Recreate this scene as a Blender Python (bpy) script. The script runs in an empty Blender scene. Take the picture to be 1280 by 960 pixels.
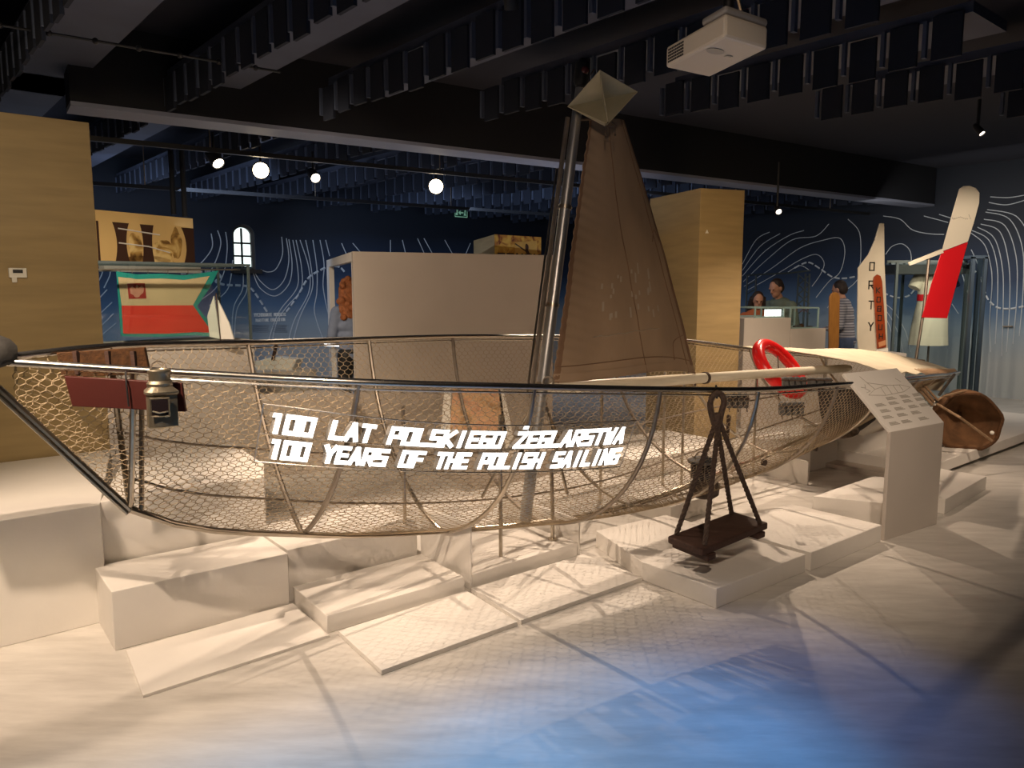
import bpy, bmesh, math, random
from mathutils import Vector as V, Matrix, noise
random.seed(7)
PI = math.pi
scene = bpy.context.scene
COL = scene.collection

# ------------------------------------------------------------------ camera
TH = math.radians(7.1); FP = 960.0; CAM = V((0, 0, 1.6))
FW = V((0, math.cos(TH), -math.sin(TH))); UP = V((0, math.sin(TH), math.cos(TH))); RT = V((1, 0, 0))
cd = bpy.data.cameras.new('camera'); cam = bpy.data.objects.new('camera', cd); COL.objects.link(cam)
cd.sensor_width = 36; cd.lens = FP * 36 / 1280; cam.location = CAM; cam.rotation_euler = (PI / 2 - TH, 0, 0)
cd.clip_start = 0.05; cd.clip_end = 100
scene.camera = cam

def ray(px, py): return FW + RT * ((px - 640) / FP) - UP * ((py - 480) / FP)
def PY(px, py, Y):                       # point of the view ray at distance Y into the room
    d = ray(px, py); return CAM + d * (Y / d.y)
def PZ(px, py, z=0.0):                   # point of the view ray at height z
    d = ray(px, py); return CAM + d * ((z - CAM.z) / d.z)
def PP(px, py, p, n):                    # point of the view ray on a plane
    d = ray(px, py); return CAM + d * ((p - CAM).dot(n) / d.dot(n))
def proj(p):
    r = p - CAM; z = r.dot(FW); return 640 + FP * r.x / z, 480 - FP * r.dot(UP) / z

# ------------------------------------------------------------------ materials
def lin(c): return c / 12.92 if c <= 0.04045 else ((c + 0.055) / 1.055) ** 2.4
def hexc(h): return tuple(lin(int(h[i:i + 2], 16) / 255) for i in (0, 2, 4))
MATS = {}
def mat(name, col, rough=0.6, metal=0.0, var=0.0, scale=6.0, bump=0.0, bscale=40.0, stretch=(1, 1, 1), emit=None, estr=0.0, spec=0.5, col2=None):
    if name in MATS: return MATS[name]
    if isinstance(col, str): col = hexc(col)
    m = bpy.data.materials.new(name); m.use_nodes = True
    nt = m.node_tree; b = nt.nodes['Principled BSDF']
    b.inputs['Base Color'].default_value = (*col, 1); b.inputs['Roughness'].default_value = rough
    b.inputs['Metallic'].default_value = metal; b.inputs['Specular IOR Level'].default_value = spec
    if var or bump or col2:
        tc = nt.nodes.new('ShaderNodeTexCoord'); mp = nt.nodes.new('ShaderNodeMapping')
        mp.inputs['Scale'].default_value = stretch; nt.links.new(tc.outputs['Object'], mp.inputs['Vector'])
    if var or col2:
        n = nt.nodes.new('ShaderNodeTexNoise'); n.inputs['Scale'].default_value = scale; n.inputs['Detail'].default_value = 5
        nt.links.new(mp.outputs['Vector'], n.inputs['Vector'])
        r = nt.nodes.new('ShaderNodeValToRGB'); r.color_ramp.elements[0].position = 0.3; r.color_ramp.elements[1].position = 0.7
        if col2:
            if isinstance(col2, str): col2 = hexc(col2)
            c0, c1 = col2, col
        else:
            c0 = tuple(max(0, c * (1 - var)) for c in col); c1 = tuple(min(1, c * (1 + var * 0.6)) for c in col)
        r.color_ramp.elements[0].color = (*c0, 1); r.color_ramp.elements[1].color = (*c1, 1)
        nt.links.new(n.outputs['Fac'], r.inputs['Fac']); nt.links.new(r.outputs['Color'], b.inputs['Base Color'])
    if bump:
        n2 = nt.nodes.new('ShaderNodeTexNoise'); n2.inputs['Scale'].default_value = bscale; n2.inputs['Detail'].default_value = 4
        nt.links.new(mp.outputs['Vector'], n2.inputs['Vector'])
        bp = nt.nodes.new('ShaderNodeBump'); bp.inputs['Strength'].default_value = bump; bp.inputs['Distance'].default_value = 0.02
        nt.links.new(n2.outputs['Fac'], bp.inputs['Height']); nt.links.new(bp.outputs['Normal'], b.inputs['Normal'])
    if emit:
        if isinstance(emit, str): emit = hexc(emit)
        b.inputs['Emission Color'].default_value = (*emit, 1); b.inputs['Emission Strength'].default_value = estr
    MATS[name] = m; return m

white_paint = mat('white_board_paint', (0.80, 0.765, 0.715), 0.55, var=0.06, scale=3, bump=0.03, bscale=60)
shade_paint = mat('shaded_board_paint', (0.50, 0.44, 0.38), 0.6, var=0.05, scale=2)  # white board paint darkened to the tone it has in shade
counter_paint = mat('counter_paint', (0.55, 0.50, 0.45), 0.6, var=0.05, scale=2)
plywood = mat('plywood_sheet', 'a08a60', 0.6, var=0.14, scale=2.2, stretch=(1, 1, 9), bump=0.04, bscale=12)
steel = mat('brushed_steel', (0.50, 0.44, 0.36), 0.28, 1.0, var=0.2, scale=10)
bright_steel = mat('polished_steel', (0.58, 0.55, 0.50), 0.26, 1.0)
dull_steel = mat('dull_grey_steel', (0.34, 0.29, 0.24), 0.45, 0.9, var=0.2, scale=14)
net_wire = mat('net_twine', (0.42, 0.32, 0.20), 0.65, 0.0, var=0.3, scale=9)
rope_brown = mat('tarred_rope', (0.075, 0.048, 0.034), 0.85, var=0.35, scale=60, bump=0.3, bscale=120)
wood_dark = mat('dark_old_wood', (0.060, 0.026, 0.017), 0.7, var=0.4, scale=14, stretch=(1, 8, 8), bump=0.25, bscale=60)
wood_worn = mat('weathered_wood', '573719', 0.8, var=0.5, scale=12, stretch=(6, 2, 6), bump=0.3, bscale=40)
red_board_m = mat('dull_red_paint', '48150e', 0.55, var=0.1, scale=8, bump=0.04)
tin = mat('old_tin', (0.40, 0.35, 0.26), 0.38, 0.85, var=0.3, scale=18, bump=0.08, bscale=50)
tin_dark = mat('dark_lamp_glass', (0.025, 0.018, 0.02), 0.12)
sailcloth = mat('tanned_sailcloth', (0.31, 0.215, 0.135), 0.85, var=0.16, scale=3.5, bump=0.12, bscale=14, stretch=(1, 1, .5))
sail_hem_m = mat('dark_sail_hem', (0.20, 0.115, 0.065), 0.85, var=0.15, scale=9)
boom_white = mat('cream_spar_paint', (0.72, 0.66, 0.52), 0.4, var=0.06, scale=4)
canvas_cream = mat('cream_canvas', (0.52, 0.46, 0.34), 0.85, var=0.1, scale=8, bump=0.1)
reflector_m = mat('primed_reflector_sheet', (0.45, 0.40, 0.26), 0.5, var=0.12, scale=10)
buoy_red = mat('glossy_red_foam', (0.72, 0.012, 0.012), 0.28)
black_m = mat('matt_black', (0.012, 0.012, 0.014), 0.5)
dark_grey = mat('dark_grey_rubber', (0.022, 0.020, 0.018), 0.7, var=0.3, scale=20, bump=0.15)
grey_vest = mat('grey_float_cloth', (0.10, 0.095, 0.09), 0.85, var=0.3, scale=30, bump=0.2)
projector_m = mat('ivory_plastic', (0.62, 0.55, 0.45), 0.45)
drogue_m = mat('brown_tarred_canvas', (0.185, 0.090, 0.038), 0.9, var=0.45, scale=7, bump=0.5, bscale=12)
rope_tan = mat('tan_rope', (0.33, 0.21, 0.12), 0.85, var=0.3, scale=50, bump=0.2, bscale=90)
navy_strip = mat('navy_felt', (0.013, 0.018, 0.034), 0.9)
plank_m = mat('grey_ceiling_plank', (0.075, 0.088, 0.135), 0.7, var=0.15, scale=3)
strip_light = mat('pale_felt_strip', (0.075, 0.095, 0.15), 0.8)
beam_black = mat('black_beam_paint', (0.006, 0.007, 0.011), 0.8)
beam_grey = mat('grey_beam_soffit', (0.24, 0.26, 0.34), 0.6)
teal = mat('teal_cloth', '1a8f86', 0.8, var=0.1)
flag_white = mat('aged_white_cloth', 'cdb48c', 0.85, var=0.06, scale=5)
flag_red = mat('red_cloth', 'dc3a28', 0.8, var=0.06, scale=5)
crest_red = mat('dark_red_patch', '9e2d24', 0.8)
vane_white = mat('ivory_vane_paint', (0.80, 0.74, 0.62), 0.4)
vane_red = mat('red_vane_paint', (0.70, 0.012, 0.02), 0.38)
orange_wood = mat('varnished_orange_wood', '9a6a30', 0.45, var=0.2, scale=8, stretch=(6, 6, 1))
red_wood = mat('red_brown_varnish', '8f3a14', 0.45, var=0.2, scale=8)
letter_black = mat('black_lettering', (0.02, 0.018, 0.016), 0.6)
skin = mat('skin', (0.45, 0.23, 0.15), 0.55)
hair_dark = mat('dark_brown_hair', (0.025, 0.014, 0.010), 0.6, bump=0.4, bscale=90)
hair_orange = mat('curly_ginger_hair', (0.40, 0.135, 0.045), 0.7, var=0.4, scale=30, bump=0.8, bscale=40)
cloth_green = mat('grey_green_cloth', (0.12, 0.15, 0.12), 0.85, var=0.15, scale=12)
cloth_blue = mat('pale_blue_shirt', (0.25, 0.30, 0.42), 0.85, var=0.15, scale=12)
cloth_denim = mat('denim', (0.05, 0.07, 0.13), 0.85, var=0.2, scale=20)
cloth_orange = mat('orange_cloth', (0.45, 0.12, 0.04), 0.85)
shoe_m = mat('dark_shoe_leather', (0.02, 0.018, 0.016), 0.6)
dress_m = mat('white_dress_cloth', (0.70, 0.64, 0.53), 0.85, var=0.06, scale=8)
paper = mat('white_paper', (0.78, 0.75, 0.68), 0.7)
ink_grey = mat('grey_print', (0.42, 0.39, 0.34), 0.8)
case_frame = mat('case_edge_grey', (0.10, 0.13, 0.135), 0.35, 0.3)
lamp_glow = mat('lit_lamp_glass', (1, 0.9, 0.75), 0.4, emit=(1, 0.80, 0.52), estr=14)
lamp_glow_small = mat('dim_lamp_glass', (1, 0.9, 0.8), 0.4, emit=(1, 0.86, 0.68), estr=9)
led_white = mat('white_led_face', (1, 1, 1), 0.5, emit=(1, 0.97, 0.92), estr=3.2)
letter_side = mat('grey_letter_side', (0.45, 0.43, 0.40), 0.5)
label_glow = mat('lit_label', (1, 1, 1), 0.5, emit=(1, 1, 1), estr=1.4)
window_glow = mat('daylit_pane', (0.8, 0.9, 0.9), 0.3, emit=(0.80, 0.95, 0.92), estr=1.5)
exit_green = mat('exit_sign_green', (0.02, 0.10, 0.06), 0.5)
exit_pale = mat('exit_sign_pale', (0.3, 0.6, 0.45), 0.5, emit=(0.3, 0.6, 0.42), estr=0.25)
mural_white = mat('white_mural_line', (0.62, 0.66, 0.70), 0.7)
mural_faint = mat('pale_mural_line', (0.30, 0.36, 0.44), 0.7)
frame_brown = mat('dark_window_frame', (0.03, 0.024, 0.02), 0.6)
acrylic_side = mat('greenish_glass_edge', (0.30, 0.42, 0.40), 0.25)

def glass_mat():
    m = bpy.data.materials.new('case_glass'); m.use_nodes = True; nt = m.node_tree
    nt.nodes.remove(nt.nodes['Principled BSDF']); out = nt.nodes['Material Output']
    t = nt.nodes.new('ShaderNodeBsdfTransparent'); t.inputs['Color'].default_value = (0.93, 0.97, 0.96, 1)
    g = nt.nodes.new('ShaderNodeBsdfGlossy'); g.inputs['Roughness'].default_value = 0.03
    x = nt.nodes.new('ShaderNodeMixShader'); x.inputs['Fac'].default_value = 0.06
    nt.links.new(t.outputs[0], x.inputs[1]); nt.links.new(g.outputs[0], x.inputs[2]); nt.links.new(x.outputs[0], out.inputs['Surface'])
    return m
glass = glass_mat()

def floor_mat():
    m = bpy.data.materials.new('painted_floor'); m.use_nodes = True; nt = m.node_tree; b = nt.nodes['Principled BSDF']
    tc = nt.nodes.new('ShaderNodeTexCoord')
    mp = nt.nodes.new('ShaderNodeMapping'); mp.inputs['Rotation'].default_value = (0, 0, 0.7); mp.inputs['Scale'].default_value = (1, 5, 1)
    nt.links.new(tc.outputs['Object'], mp.inputs['Vector'])
    n = nt.nodes.new('ShaderNodeTexNoise'); n.inputs['Scale'].default_value = 2.2; n.inputs['Detail'].default_value = 8; n.inputs['Roughness'].default_value = 0.65
    nt.links.new(mp.outputs['Vector'], n.inputs['Vector'])
    r = nt.nodes.new('ShaderNodeValToRGB'); r.color_ramp.elements[0].position = 0.3; r.color_ramp.elements[1].position = 0.72
    r.color_ramp.elements[0].color = (0.50, 0.47, 0.43, 1); r.color_ramp.elements[1].color = (0.70, 0.67, 0.62, 1)
    nt.links.new(n.outputs['Fac'], r.inputs['Fac']); nt.links.new(r.outputs['Color'], b.inputs['Base Color'])
    b.inputs['Roughness'].default_value = 0.42; b.inputs['Specular IOR Level'].default_value = 0.4
    return m
floor_m = floor_mat()

def mural_mat():
    # the printed sea chart: navy at the top of the print, pale grey-blue at its foot
    m = bpy.data.materials.new('printed_sea_chart'); m.use_nodes = True; nt = m.node_tree; b = nt.nodes['Principled BSDF']
    tc = nt.nodes.new('ShaderNodeTexCoord'); sp = nt.nodes.new('ShaderNodeSeparateXYZ')
    nt.links.new(tc.outputs['Object'], sp.inputs[0])
    n = nt.nodes.new('ShaderNodeTexNoise'); n.inputs['Scale'].default_value = 0.5; nt.links.new(tc.outputs['Object'], n.inputs['Vector'])
    mu = nt.nodes.new('ShaderNodeMath'); mu.operation = 'MULTIPLY_ADD'; mu.inputs[1].default_value = 0.8; nt.links.new(n.outputs['Fac'], mu.inputs[0]); nt.links.new(sp.outputs['Z'], mu.inputs[2])
    r = nt.nodes.new('ShaderNodeValToRGB'); e = r.color_ramp.elements
    mr = nt.nodes.new('ShaderNodeMapRange'); mr.inputs['From Min'].default_value = 0; mr.inputs['From Max'].default_value = 4
    nt.links.new(mu.outputs[0], mr.inputs['Value']); nt.links.new(mr.outputs[0], r.inputs['Fac'])
    e[0].position = 0.22; e[0].color = (0.42, 0.45, 0.46, 1)
    e[1].position = 0.72; e[1].color = (0.004, 0.008, 0.018, 1)
    for p, c in ((0.36, (0.26, 0.33, 0.40)), (0.44, (0.085, 0.15, 0.26)), (0.55, (0.018, 0.036, 0.082))):
        q = e.new(p); q.color = (*c, 1)
    nt.links.new(r.outputs['Color'], b.inputs['Base Color']); b.inputs['Roughness'].default_value = 0.7
    return m
mural_m = mural_mat()

def print_mat(name, cols, scale, seed):
    m = bpy.data.materials.new(name); m.use_nodes = True; nt = m.node_tree; b = nt.nodes['Principled BSDF']
    tc = nt.nodes.new('ShaderNodeTexCoord'); mp = nt.nodes.new('ShaderNodeMapping'); mp.inputs['Location'].default_value = (seed, seed * 2, seed)
    nt.links.new(tc.outputs['Object'], mp.inputs['Vector'])
    n = nt.nodes.new('ShaderNodeTexNoise'); n.inputs['Scale'].default_value = scale; n.inputs['Detail'].default_value = 6; n.inputs['Distortion'].default_value = 0.8
    nt.links.new(mp.outputs['Vector'], n.inputs['Vector'])
    r = nt.nodes.new('ShaderNodeValToRGB'); e = r.color_ramp.elements
    e[0].position = 0.36; e[0].color = (*hexc(cols[0]), 1); e[1].position = 0.62; e[1].color = (*hexc(cols[-1]), 1)
    for i, c in enumerate(cols[1:-1]): q = e.new(0.36 + 0.26 * (i + 1) / (len(cols) - 1)); q.color = (*hexc(c), 1)
    nt.links.new(n.outputs['Fac'], r.inputs['Fac']); nt.links.new(r.outputs['Color'], b.inputs['Base Color']); b.inputs['Roughness'].default_value = 0.6
    return m
sepia = print_mat('sepia_print', ['6a4a20', 'b08a48', 'd8ba78', 'e0c486'], 6, 3)
sepia_red = print_mat('warm_photo_print', ['6a2a14', 'a8702c', 'c8963c', 'd8b050'], 9, 5)
peach_print = print_mat('peach_photo_print', ['b08a60', 'd0a87c', 'd8a882', 'c09070'], 7, 8)
striped = mat('striped_shirt_cloth', (0.3, 0.3, 0.34), 0.85)
def make_striped():
    nt = striped.node_tree; b = nt.nodes['Principled BSDF']; tc = nt.nodes.new('ShaderNodeTexCoord')
    w = nt.nodes.new('ShaderNodeTexWave'); w.bands_direction = 'Z'; w.inputs['Scale'].default_value = 9
    nt.links.new(tc.outputs['Object'], w.inputs['Vector'])
    r = nt.nodes.new('ShaderNodeValToRGB'); r.color_ramp.elements[0].color = (0.10, 0.10, 0.13, 1); r.color_ramp.elements[1].color = (0.34, 0.34, 0.38, 1)
    nt.links.new(w.outputs['Fac'], r.inputs['Fac']); nt.links.new(r.outputs['Color'], b.inputs['Base Color'])
make_striped()

# ------------------------------------------------------------------ mesh builder
class MB:
    def __init__(s): s.v = []; s.f = []; s.mi = []; s.cur = 0
    def add(s, vs, fs):
        o = len(s.v); s.v += [tuple(p) for p in vs]; s.f += [tuple(i + o for i in f) for f in fs]; s.mi += [s.cur] * len(fs); return s
    def hexa(s, p):                       # 8 corners: 4 bottom ccw, 4 top ccw
        return s.add(p, [(3, 2, 1, 0), (4, 5, 6, 7), (0, 1, 5, 4), (1, 2, 6, 5), (2, 3, 7, 6), (3, 0, 4, 7)])
    def box(s, c, x, y, z):               # centre and three half axes
        c = V(c); x = V(x); y = V(y); z = V(z)
        return s.hexa([c - x - y - z, c + x - y - z, c + x + y - z, c - x + y - z, c - x - y + z, c + x - y + z, c + x + y + z, c - x + y + z])
    def abox(s, x0, x1, y0, y1, z0, z1):
        return s.hexa([V((x0, y0, z0)), V((x1, y0, z0)), V((x1, y1, z0)), V((x0, y1, z0)), V((x0, y0, z1)), V((x1, y0, z1)), V((x1, y1, z1)), V((x0, y1, z1))])
    def prism(s, poly, ex):               # polygon extruded by a vector
        n = len(poly); ex = V(ex); poly = [V(p) for p in poly]
        fs = [tuple(range(n))[::-1], tuple(range(n, 2 * n))] + [(i, (i + 1) % n, n + (i + 1) % n, n + i) for i in range(n)]
        return s.add(poly + [p + ex for p in poly], fs)
    def tube(s, pts, r, n=8, closed=False, cap=True):
        pts = [V(p) for p in pts]; N = len(pts)
        R = r if isinstance(r, (list, tuple)) else [r] * N
        vs = []; prev = None
        for i in range(N):
            a = pts[(i - 1) % N] if (closed or i > 0) else pts[i]; b = pts[(i + 1) % N] if (closed or i < N - 1) else pts[i]
            t = (b - a)
            t = t.normalized() if t.length > 1e-9 else V((0, 0, 1))
            if prev is None:
                q = V((0, 0, 1)) if abs(t.z) < 0.9 else V((1, 0, 0)); e = t.cross(q).normalized()
            else:
                e = (prev - t * prev.dot(t)); e = e.normalized() if e.length > 1e-6 else t.orthogonal().normalized()
            prev = e; g = t.cross(e)
            for k in range(n):
                a2 = 2 * PI * k / n; vs.append(pts[i] + (e * math.cos(a2) + g * math.sin(a2)) * R[i])
        fs = []
        for i in range(N if closed else N - 1):
            j = (i + 1) % N
            for k in range(n): fs.append((i * n + k, i * n + (k + 1) % n, j * n + (k + 1) % n, j * n + k))
        if cap and not closed: fs.append(tuple(range(n))[::-1]); fs.append(tuple((N - 1) * n + k for k in range(n)))
        return s.add(vs, fs)
    def lathe(s, prof, c, ax=V((0, 0, 1)), n=20, ex=None, sy=1.0):   # profile (radius, height)
        c = V(c); ax = V(ax).normalized(); e = V(ex).normalized() if ex is not None else ax.orthogonal().normalized(); g = ax.cross(e)
        vs = []
        for r, h in prof:
            for k in range(n):
                a = 2 * PI * k / n; vs.append(c + ax * h + e * (math.cos(a) * r) + g * (math.sin(a) * r * sy))
        fs = [(i * n + k, i * n + (k + 1) % n, (i + 1) * n + (k + 1) % n, (i + 1) * n + k) for i in range(len(prof) - 1) for k in range(n)]
        fs.append(tuple(range(n))[::-1]); fs.append(tuple((len(prof) - 1) * n + k for k in range(n)))
        return s.add(vs, fs)
    def ball(s, c, r, n=12, m=8):
        r = r if isinstance(r, (tuple, list)) else (r, r, r); c = V(c); vs = [c + V((0, 0, -r[2]))]
        for i in range(1, m):
            a = -PI / 2 + PI * i / m
            for k in range(n): b = 2 * PI * k / n; vs.append(c + V((r[0] * math.cos(a) * math.cos(b), r[1] * math.cos(a) * math.sin(b), r[2] * math.sin(a))))
        vs.append(c + V((0, 0, r[2]))); fs = []
        for k in range(n): fs.append((0, 1 + (k + 1) % n, 1 + k))
        for i in range(m - 2):
            for k in range(n): fs.append((1 + i * n + k, 1 + i * n + (k + 1) % n, 1 + (i + 1) * n + (k + 1) % n, 1 + (i + 1) * n + k))
        t = len(vs) - 1
        for k in range(n): fs.append((t, 1 + (m - 2) * n + k, 1 + (m - 2) * n + (k + 1) % n))
        return s.add(vs, fs)
    def grid(s, fn, nu, nv):
        vs = [fn(i / nu, j / nv) for j in range(nv + 1) for i in range(nu + 1)]
        return s.add(vs, [(j * (nu + 1) + i, j * (nu + 1) + i + 1, (j + 1) * (nu + 1) + i + 1, (j + 1) * (nu + 1) + i) for j in range(nv) for i in range(nu)])
    def sheet(s, fn, nu, nv, th):          # a grid with thickness (th: vector)
        th = V(th); n = (nu + 1) * (nv + 1); a = [V(fn(i / nu, j / nv)) for j in range(nv + 1) for i in range(nu + 1)]
        W = nu + 1; fs = []
        for j in range(nv):
            for i in range(nu):
                q = (j * W + i, j * W + i + 1, (j + 1) * W + i + 1, (j + 1) * W + i); fs.append(q); fs.append(tuple(k + n for k in q[::-1]))
        rim = [i for i in range(W)] + [j * W + nu for j in range(1, nv + 1)] + [nv * W + i for i in range(nu - 1, -1, -1)] + [j * W for j in range(nv - 1, 0, -1)]
        for k in range(len(rim)): a1, b1 = rim[k], rim[(k + 1) % len(rim)]; fs.append((b1, a1, a1 + n, b1 + n))
        return s.add(a + [p + th for p in a], fs)
    def build(s, name, m, parent=None, smooth=True, bevel=0.0, origin=None, ang=40):
        vs = [V(p) for p in s.v]
        if parent is not None: org = WORLD[parent.name]
        elif origin is not None: org = V(origin)
        else:
            lo = [min(p[i] for p in vs) for i in range(3)]; hi = [max(p[i] for p in vs) for i in range(3)]
            org = V(((lo[0] + hi[0]) / 2, (lo[1] + hi[1]) / 2, lo[2]))
        me = bpy.data.meshes.new(name); me.from_pydata([tuple(p - org) for p in vs], [], s.f)
        for q in (m if isinstance(m, (list, tuple)) else [m]): me.materials.append(q)
        if any(s.mi): me.polygons.foreach_set('material_index', s.mi)
        bm = bmesh.new(); bm.from_mesh(me); bmesh.ops.recalc_face_normals(bm, faces=bm.faces[:]); bm.to_mesh(me); bm.free()
        if smooth: me.shade_smooth(); me.set_sharp_from_angle(angle=math.radians(ang))
        o = bpy.data.objects.new(name, me); COL.objects.link(o)
        if parent is not None: o.parent = parent
        else: o.location = org
        WORLD[o.name] = org
        if bevel:
            bv = o.modifiers.new('bevel', 'BEVEL'); bv.width = bevel; bv.segments = 2; bv.limit_method = 'ANGLE'; bv.angle_limit = math.radians(35)
        return o
WORLD = {}
def tag(o, label=None, cat=None, group=None, kind=None):
    if label: o['label'] = label
    if cat: o['category'] = cat
    if group: o['group'] = group
    if kind: o['kind'] = kind
    return o
def thing(name, label, cat, loc, group=None):
    o = bpy.data.objects.new(name, None); COL.objects.link(o); o.location = V(loc); WORLD[o.name] = V(loc); o.empty_display_size = 0.1
    return tag(o, label, cat, group)
def struct(o, label=None): return tag(o, label, None, None, 'structure')
def lerp(a, b, t): return a + (b - a) * t
def interp(x, xs, ys):
    if x <= xs[0]: return ys[0]
    for i in range(len(xs) - 1):
        if x <= xs[i + 1]: return ys[i] + (ys[i + 1] - ys[i]) * (x - xs[i]) / (xs[i + 1] - xs[i])
    return ys[-1]
def crom(pts, n=8):                        # smooth curve through points
    pts = [V(p) for p in pts]; out = []
    for i in range(len(pts) - 1):
        p0 = pts[max(i - 1, 0)]; p1 = pts[i]; p2 = pts[i + 1]; p3 = pts[min(i + 2, len(pts) - 1)]
        for k in range(n):
            t = k / n; out.append(0.5 * ((2 * p1) + (p2 - p0) * t + (2 * p0 - 5 * p1 + 4 * p2 - p3) * t * t + (3 * p1 - p0 - 3 * p2 + p3) * t ** 3))
    out.append(pts[-1]); return out

UR = V((math.sin(math.radians(50)), math.cos(math.radians(50)), 0))     # along the room
NR = V((-UR.y, UR.x, 0))                                               # across the room, away
Z = V((0, 0, 1))

# ------------------------------------------------------------------ room
mb = MB(); mb.abox(-16, 18, -6, 26, -0.1, 0); struct(mb.build('floor', floor_m, smooth=False, origin=(0, 0, 0)))
mb = MB(); mb.abox(-16, 18, -6, 26, 3.42, 3.52); struct(mb.build('ceiling', mat('ceiling_navy', (0.018, 0.02, 0.034), 0.9), smooth=False, origin=(0, 0, 3.42)))
WLp = PY(307, 308, 12.2)                                               # a point of the long blue wall
WLp.z = 0
WRp = PZ(1221, 494.5, 0)                                               # foot of the end wall
wn_l = -NR; wn_r = -UR                                                 # inward normals
# corner of the two walls
tt = (WRp - WLp).dot(UR); corner = WLp + UR * tt
def wall(name, a, b, inward, z1=3.6, th=0.25, m=mural_m):
    q = MB(); q.prism([a, b, b - inward * th, a - inward * th], (0, 0, z1)); return struct(q.build(name, m, smooth=False, origin=a))
WL_end = corner - UR * 17
def wl(px, py, off=0.0): return PP(px, py, WLp + wn_l * off, wn_l)
def wr(px, py, off=0.0): return PP(px, py, WRp + wn_r * off, wn_r)
# long wall with an arched opening: built as a prism of its outline
wc = wl(309, 330); wc = V((wc.x, wc.y, 0)); sx = lambda p: (p - WL_end).dot(UR)
c0 = sx(wl(308, 330)); zb = wl(308, 337).z; zt = wl(308, 285).z; hw = (sx(wl(321, 330)) - sx(wl(293, 330))) / 2; c0 = sx(wl(306, 330))
def wpt(s, z, off=0.0): return WL_end + UR * s + Z * z + wn_l * off
q = MB()
arch = [(c0 + hw * math.cos(a), zt - hw * 0.6 + hw * 0.9 * math.sin(a)) for a in [PI - PI * k / 14 for k in range(15)]]
outline_l = [(0, 0), (c0, 0), (c0, zb), (c0 - hw, zb), (c0 - hw, zt - hw * 0.6)] + arch[1:8] + [(c0, 3.6), (0, 3.6)]
outline_r = [(c0, 0), (17, 0), (17, 3.6), (c0, 3.6)] + arch[7:][:-1] + [(c0 + hw, zt - hw * 0.6), (c0 + hw, zb), (c0, zb)]
for ol in (outline_l, outline_r): q.prism([wpt(s_, z_) for s_, z_ in ol], NR * 0.4)
wall_left = struct(q.build('wall_left', mural_m, smooth=False, origin=(WLp.x, WLp.y, 0)))
wall_right = wall('wall_right', corner + NR * 0.4, corner - NR * 20, wn_r)
wall('wall_rear', V((-15, -5, 0)), V((15, -5, 0)), V((0, 1, 0)), m=mat('dark_rear_wall', (0.02, 0.025, 0.04), 0.9))

# arched window
win = thing('window_1', None, None, wpt(c0, zb, -0.1)); struct(win)
q = MB(); fr = []
ring_o = [(c0 - hw, zb)] + [(c0 - hw, zt - hw * 0.6)] + arch[1:-1] + [(c0 + hw, zt - hw * 0.6), (c0 + hw, zb)]
q.tube([wpt(s_, z_, -0.08) for s_, z_ in ring_o], 0.05, 6, closed=True)
q.build('window_frame', frame_brown, win)
q = MB(); gl = [(c0 + (s_ - c0) * 0.86, zb + 0.05 + (z_ - zb) * 0.90) for s_, z_ in ring_o]
q.prism([wpt(s_, z_, -0.12) for s_, z_ in gl], NR * 0.02); q.build('window_glass', window_glow, win, smooth=False)
q = MB()
for k in (0.33, 0.64): z_ = zb + (zt - zb) * k; q.box(wpt(c0, z_, -0.10), UR * hw * 0.9, NR * 0.012, Z * 0.014)
q.box(wpt(c0, (zb + zt) / 2, -0.10), UR * 0.014, NR * 0.012, Z * (zt - zb) / 2); q.build('window_muntins', frame_brown, win, smooth=False)
q = MB(); q.box(wpt(c0, zb - 0.03, 0.04), UR * (hw + 0.05), NR * 0.09, Z * 0.03); q.build('window_sill', frame_brown, win, smooth=False)

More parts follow.
